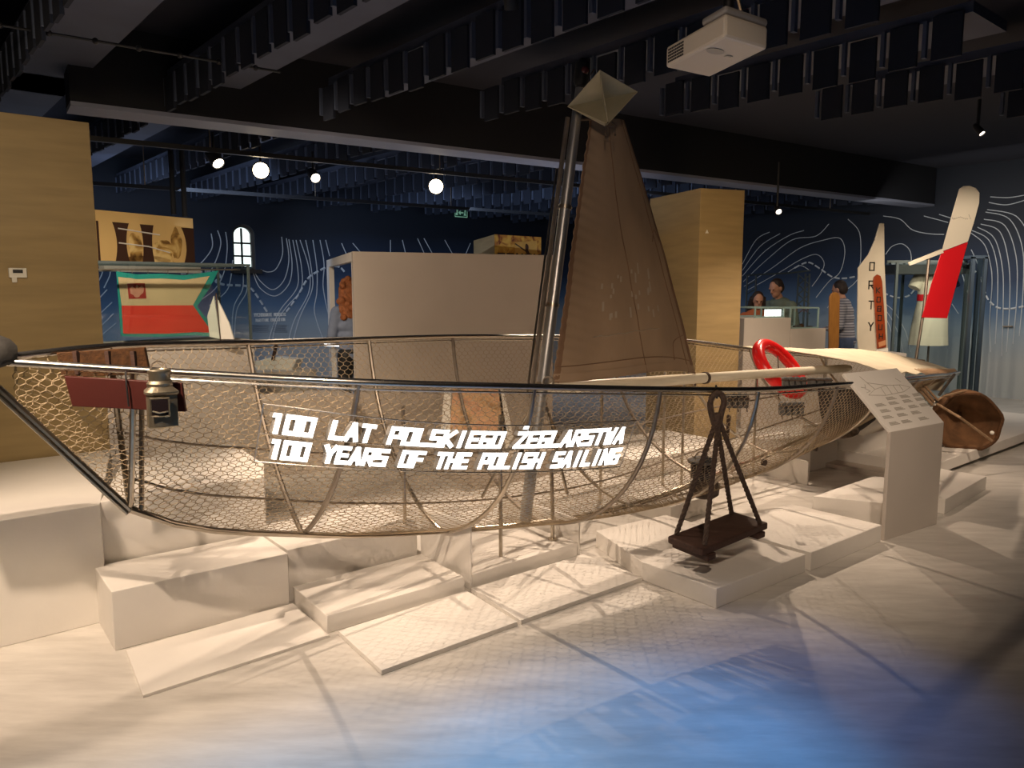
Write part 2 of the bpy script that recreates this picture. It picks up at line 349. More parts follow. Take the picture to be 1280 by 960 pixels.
# mural contour lines: ribbons of print on the walls
def ribbon(q, f, pts, w, n=7):
    P3 = crom([V((x, y, 0)) for x, y in pts], n)
    W = [f(p.x, p.y, 0.006) for p in P3]
    q.tube(W, w, 4)
def dashed(q, f, pts, w, dash=9):
    P3 = crom([V((x, y, 0)) for x, y in pts], 24); acc = 0; seg = []; on = True
    for a, b in zip(P3, P3[1:]):
        seg.append(a); acc += (b - a).length
        if acc > (dash if on else dash * 0.45):
            if on and len(seg) > 1: q.tube([f(p.x, p.y, 0.008) for p in seg + [b]], w, 4)
            seg = []; acc = 0; on = not on
L_lines = [
 [(352, 296), (353, 318), (345, 336), (335, 340), (326, 337)], [(358, 298), (361, 325), (355, 350), (341, 362), (326, 352), (318, 340)],
 [(361, 299), (365, 330), (361, 355), (344, 370), (325, 360), (316, 340)], [(366, 300), (372, 335), (371, 360), (352, 385), (344, 400), (335, 428)],
 [(370, 300), (377, 335), (376, 362), (358, 384), (346, 402), (340, 428)], [(375, 300), (386, 335), (386, 365), (368, 400), (360, 428)],
 [(382, 300), (389, 335), (390, 362), (375, 396), (366, 428)], [(391, 300), (396, 335), (396, 365), (393, 390), (403, 422)],
 [(400, 300), (405, 330), (404, 360), (412, 400)], [(407, 300), (412, 320)], [(427, 304), (433, 318)], [(441, 304), (452, 317)], [(488, 300), (488, 316)], [(503, 300), (507, 317)],
 [(522, 298), (530, 316)], [(530, 298), (540, 316)], [(556, 300), (566, 318)], [(588, 304), (582, 318)],
 [(264, 292), (265, 310), (252, 328), (240, 336)], [(272, 288), (276, 305), (268, 330), (255, 350), (240, 372)], [(282, 290), (284, 310), (280, 340), (268, 362), (246, 378)],
 [(291, 325), (288, 350), (282, 365), (262, 382)], [(304, 342), (303, 362), (292, 385), (290, 425)], [(309, 342), (308, 365), (296, 388), (293, 425)],
 [(123, 352), (128, 340), (124, 330)], [(130, 360), (137, 345), (138, 335)], [(122, 375), (134, 362)], [(122, 395), (140, 378)], [(124, 410), (142, 392)], [(126, 420), (145, 404)]]
D_lines_l = [[(226, 342), (250, 340), (268, 340), (276, 346), (270, 352), (282, 356), (309, 358), (320, 368), (334, 390)], [(358, 390), (372, 370), (385, 348), (400, 338), (412, 333), (425, 334), (434, 345)]]
q = MB()
for l in L_lines: ribbon(q, wl, l, 0.008)
for l in D_lines_l: dashed(q, wl, l, 0.018, 6)
o = q.build('contour_lines', mural_white, wall_left, smooth=False)
R_lines = [
 [(928, 330), (945, 300), (962, 290)], [(928, 338), (950, 308), (975, 292)], [(928, 345), (955, 315), (985, 295), (1005, 288)], [(929, 352), (958, 325), (990, 300), (1020, 295), (1036, 280)],
 [(930, 358), (965, 335), (1000, 310), (1030, 300), (1050, 298), (1056, 315), (1050, 340), (1036, 352), (1020, 372)], [(932, 364), (975, 340), (1000, 325), (1020, 318), (1030, 328), (1026, 342), (1015, 358)],
 [(985, 340), (1000, 332), (1012, 338)], [(1034, 385), (1045, 372), (1066, 356), (1075, 345)], [(1060, 274), (1074, 290), (1076, 320), (1074, 335)],
 [(1107, 318), (1115, 308), (1128, 305), (1138, 315), (1139, 335)], [(1104, 270), (1125, 274), (1140, 287), (1160, 292), (1180, 293)], [(1155, 270), (1185, 278)], [(1174, 268), (1190, 273)],
 [(1212, 290), (1230, 305), (1238, 330), (1240, 355), (1237, 400), (1238, 440)], [(1215, 288), (1236, 300), (1246, 330), (1247, 370), (1244, 430)], [(1222, 284), (1243, 298), (1253, 335), (1254, 380), (1252, 445)],
 [(1226, 280), (1250, 290), (1261, 330), (1262, 380), (1258, 440)], [(1230, 274), (1256, 282), (1270, 320), (1271, 370), (1266, 430)], [(1232, 265), (1262, 274), (1278, 310), (1279, 360), (1274, 420)],
 [(1234, 262), (1270, 270), (1290, 300)], [(1236, 253), (1258, 256), (1282, 250)], [(1238, 246), (1260, 247), (1280, 244)], [(1214, 312), (1222, 330), (1226, 350)],
 [(1104, 378), (1118, 390), (1132, 415), (1138, 440)], [(1104, 384), (1114, 398), (1124, 420), (1130, 445)], [(1104, 392), (1112, 408), (1118, 430)],
 [(1199, 330), (1205, 350), (1212, 380), (1214, 440)], [(1190, 380), (1198, 392)]]
D_lines_r = [[(993, 335), (1010, 328), (1025, 336), (1040, 346), (1055, 348), (1072, 345)], [(1104, 366), (1120, 372), (1135, 370), (1143, 362)], [(1205, 340), (1216, 338), (1226, 348), (1234, 372), (1246, 384), (1262, 386), (1280, 383)]]
q = MB()
for l in R_lines: ribbon(q, wr, l, 0.006)
for l in D_lines_r: dashed(q, wr, l, 0.014, 6)
q.build('contour_lines', mural_white, wall_right, smooth=False)
# dark arched niche and a door handle on the end wall
door = thing('door_1', None, None, wr(1252, 499, 0)); struct(door)
q = MB(); a = wr(1254, 408, 0.03); b = wr(1266, 408, 0.03); q.tube([a, b], 0.012, 6); q.tube([a, a + UR * 0.05], 0.008, 6); q.build('door_handle', dull_steel, door)
q = MB()
pa = wr(1222, 494, 0.012)
for px in (1222,): p0 = wr(px, 494, 0.004); q.box(p0 + Z * 1.05, NR * 0.006, UR * 0.006, Z * 1.05)
q.build('door_gap', frame_brown, door, smooth=False)

# ------------------------------------------------------------------ ceiling: planks with hanging felt strips
ZB = 3.02
strip_me = None; pale_me = None
def strip_mesh(name, w, h, d, m):
    me = bpy.data.meshes.new(name); q = MB(); q.abox(-w / 2, w / 2, -d / 2, d / 2, -h, 0); me.from_pydata(q.v, [], q.f); me.materials.append(m); return me
# strips hang square to the planks: local x along NR
rz = math.atan2(NR.y, NR.x)
sm = strip_mesh('felt_strip', 0.16, 0.24, 0.02, navy_strip); pm = strip_mesh('pale_strip', 0.022, 0.20, 0.03, strip_light)
base0 = V((-0.5, 4.0, 0))
nrow = 0
ba0 = PZ(88, 132, 2.85); bb0 = PZ(1169, 258, 2.85); bd0 = (bb0 - ba0).normalized(); bn0 = V((-bd0.y, bd0.x, 0))
for k in range(-5, 13):
    o0 = base0 + UR * (k * 1.0 - 0.1)
    # the part of the row that the room holds, from a little in front of the camera to the long wall
    t0 = 0.0; t1 = (WLp - o0).dot(NR) - 0.1
    if k > 5: t0 = -3.2
    if k <= 5: t0 = -1.6
    a = o0 + NR * t0; b = o0 + NR * t1
    row = thing('ceiling_trim', None, None, (a.x, a.y, ZB)); struct(row)
    tg_ = t0
    while tg_ < t1 and not ((o0 + NR * tg_).y > 6.2): tg_ += 0.05
    tb_ = (ba0 - o0).dot(bn0) / NR.dot(bn0) + 0.4
    for sa, sb in ((t0, min(t1, tg_)), (max(t0, tb_), t1)):
        if sb - sa < 0.3: continue
        c = o0 + NR * ((sa + sb) / 2); q = MB(); q.box(V((c.x, c.y, ZB + 0.13)), NR * (sb - sa) / 2, UR * 0.26, Z * 0.03); q.build('plank', plank_m, row, smooth=False)
    n = int((t1 - t0) / 0.24)
    for side in (-1,):
        for i in range(n):
            p = a + NR * (0.12 + i * 0.24) + UR * 0.275 * side
            x, y = proj(V((p.x, p.y, ZB)))
            if p.y > 6.2 and (p - ba0).dot(bn0) < 0.4: continue
            if V((p.x, p.y, ZB)).y < 1.5 or not (-60 < x < 1340) or not (-60 < y < 300): continue
            s_ = bpy.data.objects.new('felt_strip', sm); COL.objects.link(s_); s_.parent = row; s_.location = (p.x - a.x, p.y - a.y, 0.10 + random.uniform(-0.02, 0.02)); s_.rotation_euler = (0, 0, rz)
            p2 = p + NR * 0.12
            s2 = bpy.data.objects.new('pale_strip', pm); COL.objects.link(s2); s2.parent = row; s2.location = (p2.x - a.x, p2.y - a.y, 0.10); s2.rotation_euler = (0, 0, rz)
    nrow += 1

# the long dropped beam over the hall
BZ = 2.85
ba = PZ(88, 132, BZ); bb = PZ(1169, 258, BZ); bdir = (bb - ba).normalized(); bb = ba + bdir * ((WRp - ba).dot(UR) / bdir.dot(UR) - 0.02); bn = V((-bdir.y, bdir.x, 0))
beam = thing('trim_1', None, None, ba); struct(beam)
q = MB(); q.box((ba + bb) / 2 + Z * 0.30 + bn * 0.14, bdir * (bb - ba).length / 2, bn * 0.15, Z * 0.27); q.build('beam_body', beam_black, beam, smooth=False)
q = MB(); q.box((ba + bb) / 2 + Z * 0.015 + bn * 0.14, bdir * (bb - ba).length / 2, bn * 0.155, Z * 0.015); q.build('beam_soffit', beam_grey, beam, smooth=False)
# lighting track behind the beam
ta = PZ(104, 163, 2.82) ; ta = ba + bn * 1.0 + Z * -0.04; tb = bb + bn * 1.0 - Z * 0.04
trk = thing('light_track', 'long black lighting track under the ceiling behind the dropped beam', 'track', ta)
q = MB(); q.box((ta + tb) / 2, bdir * (tb - ta).length / 2, bn * 0.02, Z * 0.02); q.build('rail', black_m, trk, smooth=False)
q = MB()
for k in range(5): p = lerp(ta, tb, (k + 0.5) / 5); q = MB(); q.tube([p, p + Z * 0.34], 0.006, 6); q.build('hanger', dull_steel, trk)
ta2 = ba + bn * 3.1 - Z * 0.15; tb2 = bb + bn * 3.1 - Z * 0.15
trk2 = thing('light_track', 'black lighting track nearest the blue wall with the arched window', 'track', ta2)
q = MB(); q.box((ta2 + tb2) / 2 - bdir * 1.5, bdir * 4.0, bn * 0.02, Z * 0.02); q.build('rail', beam_black, trk2, smooth=False)
q = MB()
for k in range(4): p = lerp(ta2, tb2, (k + 0.5) / 6); q = MB(); q.tube([p, p + Z * 0.5], 0.006, 6); q.build('hanger', dull_steel, trk2)
# thin cable with little lamps across the ceiling, upper left
q = MB(); ca = PZ(-20, 28, 2.98); cb = PZ(350, 90, 2.98)
q.tube([ca, cb], 0.008, 6)
for k in range(7): p = lerp(ca, cb, (k + 0.3) / 7); q.ball(p, 0.018, 8, 6)
tag(q.build('ceiling_cable', black_m), 'thin black cable with small knobs strung under the ceiling, upper left', 'cable')

def spotlight(px, py, z, aim, label, glow, r=0.05, L=0.16):
    p = PZ(px, py, z); d = (V(aim) - p).normalized()
    t = thing('track_spotlight', label, 'spotlight', p + Z * 0.0, 'track spotlights under the ceiling')
    q = MB(); q.lathe([(r * 0.55, -L), (r * 0.9, -L + 0.02), (r, -0.01), (r, 0.02), (r * 0.86, 0.02), (r * 0.86, 0.0)], p, d, 18); q.build('lamp_body', black_m, t)
    q = MB(); q.lathe([(r * 0.86, 0.0), (r * 0.80, 0.012), (r * 0.3, 0.018)], p, d, 18); q.build('lamp_glass', glow, t)
    q = MB(); top = p - d * L * 0.5; q.tube([top, top + Z * 0.10, V((top.x, top.y, 2.99))], 0.012, 8); q.build('bracket', black_m, t)
    return t
SPZ = 2.72
spotlight(272, 203, SPZ, (-0.5, 5.5, 0.2), 'small black track spotlight left of the brightest lamp, above the lettered sign', lamp_glow_small, 0.06)
spotlight(326, 213, SPZ, (-0.15, 0.5, 1.3), 'bright lit track spotlight above the arched window', lamp_glow, 0.085)
spotlight(394, 222, SPZ, (0.5, 4.0, 0.2), 'small black track spotlight between the two glaring lamps', lamp_glow_small, 0.055)
spotlight(545, 233, SPZ, (-0.05, 0.5, 1.3), 'bright lit track spotlight above the exit sign and white booth', lamp_glow, 0.09)
spotlight(639, 4, 2.72, (0.3, 4.5, 0.6), 'track spotlight at the very top of the view, near the mast head', lamp_glow_small, 0.03, 0.1)
spotlight(973, 264, 2.45, (3.0, 6.0, 0.8), 'tiny distant spotlight above the man at the counter', lamp_glow_small, 0.035, 0.1)
spotlight(1226, 165, 2.75, (4.5, 4.0, 0.2), 'tiny spotlight among the felt strips above the red and white vane', lamp_glow_small, 0.025, 0.08)

# ------------------------------------------------------------------ boat geometry
KS = 1.04
UB = V((0.766, 0.643, 0)); NB = V((0.643, -0.766, 0)); C5 = V((0.757, 4.88, 0))
ST_t = [-3.375, -2.97, -2.25, -1.47, -0.77, 0.0, 0.83, 1.65, 2.5, 3.4, 4.3, 5.25]
ST_b = [0.02, 0.17, 0.565, 0.730, 0.868, 0.925, 0.95, 0.88, 0.75, 0.55, 0.30, 0.05]
ST_hn = [0.255, 0.301, 0.366, 0.433, 0.489, 0.55, 0.587, 0.635, 0.685, 0.75, 0.83, 0.895]
ST_hf = [0.248, 0.233, 0.2725, 0.293, 0.314, 0.347, 0.385, 0.44, 0.55, 0.645, 0.757, 0.89]
ST_hk = [0.35, 0.873, 1.128, 1.275, 1.365, 1.405, 1.36, 1.29, 1.20, 1.09, 1.01, 0.95]
ST_f = [0.0, 0.12, 0.40, 0.68, 0.80, 0.82, 0.76, 0.66, 0.55, 0.45, 0.3, 0.1]
def smooth_interp(t, ys):
    xs = ST_t; t = max(xs[0], min(xs[-1], t))
    for i in range(len(xs) - 1):
        if t <= xs[i + 1]:
            h = xs[i + 1] - xs[i]; u = (t - xs[i]) / h
            m0 = (ys[i + 1] - ys[i - 1]) / (xs[i + 1] - xs[i - 1]) if i > 0 else (ys[1] - ys[0]) / h
            m1 = (ys[i + 2] - ys[i]) / (xs[i + 2] - xs[i]) if i < len(xs) - 2 else (ys[-1] - ys[-2]) / h
            u2 = u * u; u3 = u2 * u
            return (2 * u3 - 3 * u2 + 1) * ys[i] + (u3 - 2 * u2 + u) * h * m0 + (-2 * u3 + 3 * u2) * ys[i + 1] + (u3 - u2) * h * m1
def SC(t): return (C5 + UB * t) * KS
def gun(t, side):
    p = SC(t) + NB * (smooth_interp(t, ST_b) * KS * side); p.z = 1.6 - KS * smooth_interp(t, ST_hn if side > 0 else ST_hf); return p
def keelp(t):
    p = SC(t); p.z = max(0.10, 1.6 - KS * (interp(t, ST_t, ST_hk) if t < ST_t[1] else smooth_interp(t, ST_hk))); return p
def hull(t, v, side):                       # v: 0 at the gunwale, 1 at the keel
    N = gun(t, side); K = keelp(t); f = max(0, smooth_interp(t, ST_f))
    D = K - N
    P1 = N + V((D.x * 0.33 * (1 - f), D.y * 0.33 * (1 - f), D.z * (0.33 + 0.32 * f)))
    P2 = K + V((-D.x * (0.33 + 0.27 * f), -D.y * (0.33 + 0.27 * f), -D.z * 0.33 * (1 - f)))
    w = 1 - v
    return N * w ** 3 + P1 * (3 * w * w * v) + P2 * (3 * w * v * v) + K * v ** 3
_near = [(proj(hull(ST_t[0] + (ST_t[-1] - ST_t[0]) * i / 160, j / 40, 1)), (ST_t[0] + (ST_t[-1] - ST_t[0]) * i / 160, j / 40)) for i in range(161) for j in range(41)]
def pick(px, py):
    (x, y), tv = min(_near, key=lambda q: (q[0][0] - px) ** 2 + (q[0][1] - py) ** 2)
    t, v = tv; st = 0.02; sv = 0.012       # refine
    for _ in range(30):
        best = None
        for dt in (-st, 0, st):
            for dv in (-sv, 0, sv):
                x, y = proj(hull(t + dt, v + dv, 1)); e = (x - px) ** 2 + (y - py) ** 2
                if best is None or e < best[0]: best = (e, t + dt, v + dv)
        if best[1] == t and best[2] == v: st /= 2; sv /= 2
        t, v = best[1], best[2]
    return t, v
def near_t(px):
    lo, hi = ST_t[0], ST_t[-1]
    for _ in range(40):
        m = (lo + hi) / 2
        if proj(gun(m, 1))[0] < px: lo = m
        else: hi = m
    return lo

boat = thing('sailboat_frame', 'open steel-tube sailing boat skeleton covered in hexagonal net with a tan sail', 'boat', (SC(0).x, SC(0).y, 0.0))
T0, T1 = ST_t[0], ST_t[-1]
def tline(fn, a, b, n): return [fn(a + (b - a) * i / n) for i in range(n + 1)]
for side in (1, -1):
    q = MB(); q.tube(tline(lambda t: gun(t, side), T0, T1, 60), 0.0155, 10); q.tube(tline(lambda t: gun(t, side) + V((0, 0, -0.028)), T0 + 0.5, T1, 60), 0.005, 6); q.build('gunwale', bright_steel, boat)
q = MB(); q.tube(tline(keelp, T0, ST_t[1], 6), 0.013, 8); q.tube([p - UB * 0.012 - V((0, 0, .016)) for p in tline(keelp, T0, ST_t[1], 6)], 0.008, 8); q.build('stem', steel, boat)
q = MB(); q.tube(tline(keelp, ST_t[1], T1, 50), 0.015, 8); q.tube(tline(lambda t: keelp(t) + NB * 0.07 * min(1, (t - ST_t[1])) + V((0, 0, 0.012)), ST_t[1], T1 - 0.3, 50), 0.007, 6); q.build('keel', steel, boat)
FR = ST_t[1:-1]
for i, t in enumerate(FR):
    q = MB(); pts = [hull(t, j / 14, 1) for j in range(15)] + [hull(t, j / 14, -1) for j in range(13, -1, -1)]
    q.tube(pts, 0.0125 if i < 8 else 0.010, 8); q.build('frame_rib', steel if i % 2 == 0 else dull_steel, boat)
for v, sd in ((0.78, -1), (0.5, -1)):
    q = MB(); q.tube(tline(lambda t: hull(t, v, sd), -2.95, 4.4, 50), 0.0065, 6); q.build('stringer', dull_steel, boat)
# net
def netmesh(side):
    W = 0.0265; H = 0.0112
    ts = [T0 + 0.05 + (T1 - 0.15 - T0) * i / 500 for i in range(501)]; L = [0.0]
    for a, b in zip(ts, ts[1:]): L.append(L[-1] + (hull(b, 0.45, side) - hull(a, 0.45, side)).length)
    def girth(t): return sum((hull(t, (i + 1) / 10, side) - hull(t, i / 10, side)).length for i in range(10))
    G = [girth(t) for t in ts]
    tot = L[-1]; ns = int(tot / W); nm = int(max(G) / H) + 1
    def at(s, m):
        s = max(0, min(tot, s)); t = interp(s, L, ts); g = interp(s, L, G); v = m * H / g
        return hull(t, max(0.0, min(1.0, v)), side) if v < 1.0 + 1.5 * H / g else None
    cache = {}
    pat = (1, 1, -1, -1)
    vs = []; fs = []; r = 0.0015
    for c in range(ns + 1):
        prevp = None
        for m in range(nm + 1):
            sg = pat[m % 4] * (1 if c % 2 == 0 else -1)
            key = (2 * c + sg, m)
            p = cache.get(key)
            if p is None:
                s_ = (2 * c + sg) * W / 2; jx = noise.noise(V((s_ * 3, m * 0.11, side))) * 0.012
                p = at(s_ + jx, m + noise.noise(V((s_ * 4, m * 0.2, 9))) * 0.5); cache[key] = p
            if p is None: prevp = None; continue
            if prevp is not None:
                twist = (pat[(m - 1) % 4] == pat[m % 4])
                if not (twist and c % 2 == 1):
                    a, b = prevp, p; d = (b - a)
                    if d.length > 1e-5:
                        d.normalize(); e = d.orthogonal().normalized(); g = d.cross(e); rr = r * (1.35 if twist else 1.0); o = len(vs)
                        for P in (a, b):
                            for k in range(3):
                                an = 2 * PI * k / 3; vs.append(P + (e * math.cos(an) + g * math.sin(an)) * rr)
                        fs += [(o, o + 1, o + 4, o + 3), (o + 1, o + 2, o + 5, o + 4), (o + 2, o, o + 3, o + 5)]
            prevp = p
    me = bpy.data.meshes.new('net'); org = WORLD[boat.name]
    me.from_pydata([tuple(p - org) for p in vs], [], fs); me.materials.append(net_wire)
    o = bpy.data.objects.new('net', me); COL.objects.link(o); o.parent = boat; return o
netmesh(1); netmesh(-1)
# posts standing under and inside the hull
def post(px, py, ptop, zf=0.0, r=0.012):
    f = PZ(px, py, zf); q = MB(); q.tube([f, V((f.x + (ptop[0]), f.y + ptop[1], ptop[2]))], r, 8); q.lathe([(r * 2.6, 0), (r * 2.6, 0.008), (r, 0.012)], f, Z, 14); q.build('support_post', steel, boat)
post(691, 674, (-0.01, 0.03, 0.60), 0.085)
for t, d, zt_ in ((-1.55, -0.25, 0.95), (-1.15, 0.1, 0.9), (0.25, -0.5, 1.0), (0.65, -0.25, 0.98), (1.0, -0.35, 0.97), (1.75, -0.2, 0.9)):
    p = SC(t) + NB * d; q = MB(); q.tube([V((p.x, p.y, 0.005)), V((p.x, p.y, zt_))], 0.011, 8); q.build('support_post', steel, boat)
# deck stretchers across the stern, and canvas
q = MB()
def deckpt(a, b):
    t = lerp(2.3, 5.1, a); n = gun(t, 1); f = gun(t, -1); p = lerp(n, f, lerp(0.06, 0.94, b)); p.z += 0.012 + 0.10 * math.sin(PI * b ** 1.3) * math.sin(PI * min(1, 0.08 + a * 0.95)) ** 0.7 + 0.03 * noise.noise(V((a * 9, b * 5, 0))); return p
q.sheet(deckpt, 16, 8, (0, 0, 0.006)); deck = q.build('stern_deck_canvas', canvas_cream, boat)
for sd in (1, -1):
    q = MB(); P = []
    for i in range(41):
        t = lerp(2.8, 5.0, i / 40); n = gun(t, sd); f = gun(t, -sd); P.append(n + V((0, 0, 0.016)) if i % 2 == 0 else lerp(n, f, 0.08) + V((0, 0, 0.045)))
    q.tube(P, 0.0035, 5); q.build('lacing', rope_tan, boat)
# cream transom flap hanging under the stern
q = MB(); ta_ = PY(1158, 472, 7.75); tb_ = PY(1184, 470, 7.8); tc_ = PY(1176, 489, 7.8); td_ = PY(1153, 486, 7.75)
q.prism([ta_, tb_, tc_, td_], (0.01, 0.02, 0)); q.build('stern_flap', canvas_cream, boat, smooth=False)
q = MB(); q.tube([PY(1193, 468, 7.75), PY(1174, 494, 7.6)], 0.014, 8); q.tube([PY(1160, 471, 7.6), PY(1148, 483, 7.55)], 0.014, 8); q.build('stern_strut', dull_steel, boat)
# little blocks on the keel
for px, py in ((1019, 561), (955, 578)):
    t, v = pick(px, py); p = hull(t, v, 1); q = MB(); q.lathe([(0.012, -0.015), (0.02, -0.012), (0.02, 0.012), (0.012, 0.015)], p, NB, 12); q.build('pulley_block', rope_brown, boat)

# mast, boom, sail
mt = -0.89; mbase = keelp(mt) + V((0, 0, 0.02)); mtop = PP(722, 135, SC(0), NB); md = (mtop - mbase).normalized()
def mastp(z): return mbase + md * ((z - mbase.z) / md.z)
q = MB(); q.tube([mbase, mastp(1.0), mastp(2.0), mastp(2.78)], [0.036, 0.036, 0.034, 0.028], 16); mast = q.build('mast', mat('grey_mast_alloy', (0.50, 0.50, 0.50), 0.34, 0.85, var=0.12, scale=6), boat)
sd_ = V((-0.06, 0.035, 0))
q = MB(); q.tube([mastp(0.95) + UB * -0.080, mastp(2.60) + UB * -0.07], 0.014, 8); q.build('mast_track', dull_steel, mast)
q = MB(); q.tube([mastp(0.98) + UB * -0.115, mastp(2.30) + UB * -0.105], 0.007, 6); q.build('halyard', steel, mast)
for z in (1.03, 1.50, 2.08):
    q = MB(); p = mastp(z); q.lathe([(0.040, -0.012), (0.040, 0.012)], p, md, 16); q.tube([p - UB * 0.09, p + UB * 0.055], 0.006, 6); q.build('mast_band', steel, mast)
q = MB(); p = mastp(1.05) + NB * 0.03
q.tube([p + V((0.03 * math.cos(a), 0, 0.028 * math.sin(a))) + NB * 0.02 for a in [2 * PI * k / 14 for k in range(14)]], 0.007, 6, closed=True); q.build('shackle', dull_steel, mast)
for (dx, dy) in ((-0.10, 0.02), (0.10, 0.10)):
    q = MB(); a = mastp(1.0); b = V((mbase.x + dx * 2.6, mbase.y + dy, 0.35)); q.tube([a, b], 0.010, 8); q.build('mast_stay', steel, boat)
q = MB(); p = mastp(2.79); q.lathe([(0.03, 0), (0.045, 0.03), (0.045, 0.13), (0.03, 0.16), (0.01, 0.17)], p, md, 14); ml = q.build('mast_head', black_m, mast)
q = MB(); q.ball(p + md * 0.09 + V((0.012, -0.03, 0)), 0.026, 10, 8); q.build('mast_head_lamp', mat('dull_red_lens', (0.12, 0.03, 0.03), 0.2), mast)
clew = PP(868, 467, SC(0), NB); tack = PP(690, 479, SC(0), NB); head = PP(737, 150, SC(0), NB); peak = PP(779, 150, SC(0), NB)
def sailp(a, b):                           # a: luff to leech, b: foot to head
    lf = lerp(tack, head, b); le = lerp(clew, peak, b)
    le = le + UB * (0.03 * math.sin(PI * b))
    p = lerp(lf, le, a)
    p.z += (1 - b) ** 3 * 0.075 * math.sin(PI * a) * a
    p += NB * (0.09 * math.sin(PI * a) * (1 - 0.5 * b))
    wr_ = 0.0045 * math.exp(-a * 9) * math.sin(b * 150 + a * 30) + 0.007 * noise.noise(V((a * 5, b * 7, 1)))
    wr_ += 0.006 * math.sin(18 * (a + 0.35 * b)) * (1 - a) * (1 - b)
    return p + NB * wr_
q = MB(); q.sheet(sailp, 40, 120, NB * 0.003); sail = q.build('sail', sailcloth, boat, ang=80)
for nm_, fn in (('leech_hem', lambda s, w: sailp(1.0 - 0.028 * w, s)), ('foot_hem', lambda s, w: sailp(s, 0.006 + 0.03 * w)), ('luff_hem', lambda s, w: sailp(0.03 * w, s))):
    q = MB(); q.sheet(lambda a, b: fn(a, b) + NB * 0.005, 60, 2, NB * 0.002); q.build(nm_, sail_hem_m if nm_ != 'foot_hem' else sailcloth, sail, ang=80)
q = MB()
for pts in ([(0.0, 0.062), (0.5, 0.068), (1.0, 0.055)], [(0.55, 0.0), (0.50, 0.35), (0.42, 0.7), (0.38, 1.0)], [(0.93, 0.0), (0.90, 0.5), (0.84, 1.0)], [(0.80, 0.05), (0.83, 0.13), (0.97, 0.17)], [(0.85, 0.55), (0.93, 0.60), (0.98, 0.55)]):
    q.tube([sailp(p.x, p.y) + NB * 0.005 for p in crom([V((x, y, 0)) for x, y in pts], 12)], 0.003, 4)
q.build('seam', sail_hem_m, sail)
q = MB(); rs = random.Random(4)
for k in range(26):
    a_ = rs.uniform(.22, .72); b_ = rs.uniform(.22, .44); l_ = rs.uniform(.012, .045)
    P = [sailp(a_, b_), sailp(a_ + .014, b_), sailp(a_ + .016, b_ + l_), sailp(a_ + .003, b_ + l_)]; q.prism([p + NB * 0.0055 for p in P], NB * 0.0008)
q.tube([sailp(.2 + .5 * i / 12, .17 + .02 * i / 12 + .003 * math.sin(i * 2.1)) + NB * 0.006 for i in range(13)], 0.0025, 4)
q.build('projected_marks', mat('painted_projection', (0.36, 0.30, 0.225), 0.85), sail, smooth=False)  # pale strokes painting the projector's faint image onto the sail
q = MB(); q.tube([mastp(2.55), mastp(2.60) + UB * 0.03, sailp(0.3, 1.0)], 0.006, 6); q.build('head_lashing', rope_tan, sail)
b0 = mastp(1.00) + UB * 0.03; b1 = PP(1062, 460, SC(0), NB)
q = MB(); q.tube([b0, lerp(b0, b1, 0.02), lerp(b0, b1, 0.98), b1], [0.025, 0.038, 0.036, 0.025], 14); boom = q.build('boom', boom_white, boat)
q = MB(); q.tube([clew + V((0, 0, 0.01)), clew + V((0.01, 0, -0.09))], 0.007, 6); q.build('clew_lashing', rope_brown, boom); q = MB(); q.lathe([(0.045, -0.012), (0.045, 0.012)], lerp(b0, b1, 0.42), (b1 - b0), 14); q.build('boom_band', rope_brown, boom)
# bow block
q = MB(); pb = PY(3, 438, 2.82); n_ = UB
q.lathe([(0.080, -0.20), (0.086, -0.10), (0.080, 0.01), (0.058, 0.055), (0.030, 0.075)], pb - UB * 0.03, (UB + V((0, 0, -0.10))), 14, sy=0.62); q.build('bow_block', dark_grey, boat)
q = MB(); q.tube([PY(-30, 454, 2.78), PY(10, 454, 2.8)], 0.010, 8); q.build('bow_fitting', steel, boat)
q = MB(); q.tube([lerp(gun(-2.9, 1), gun(-2.9, -1), 0.5) - Z * 0.1, keelp(-2.93)], 0.011, 8); q.build('bow_post', steel, boat)

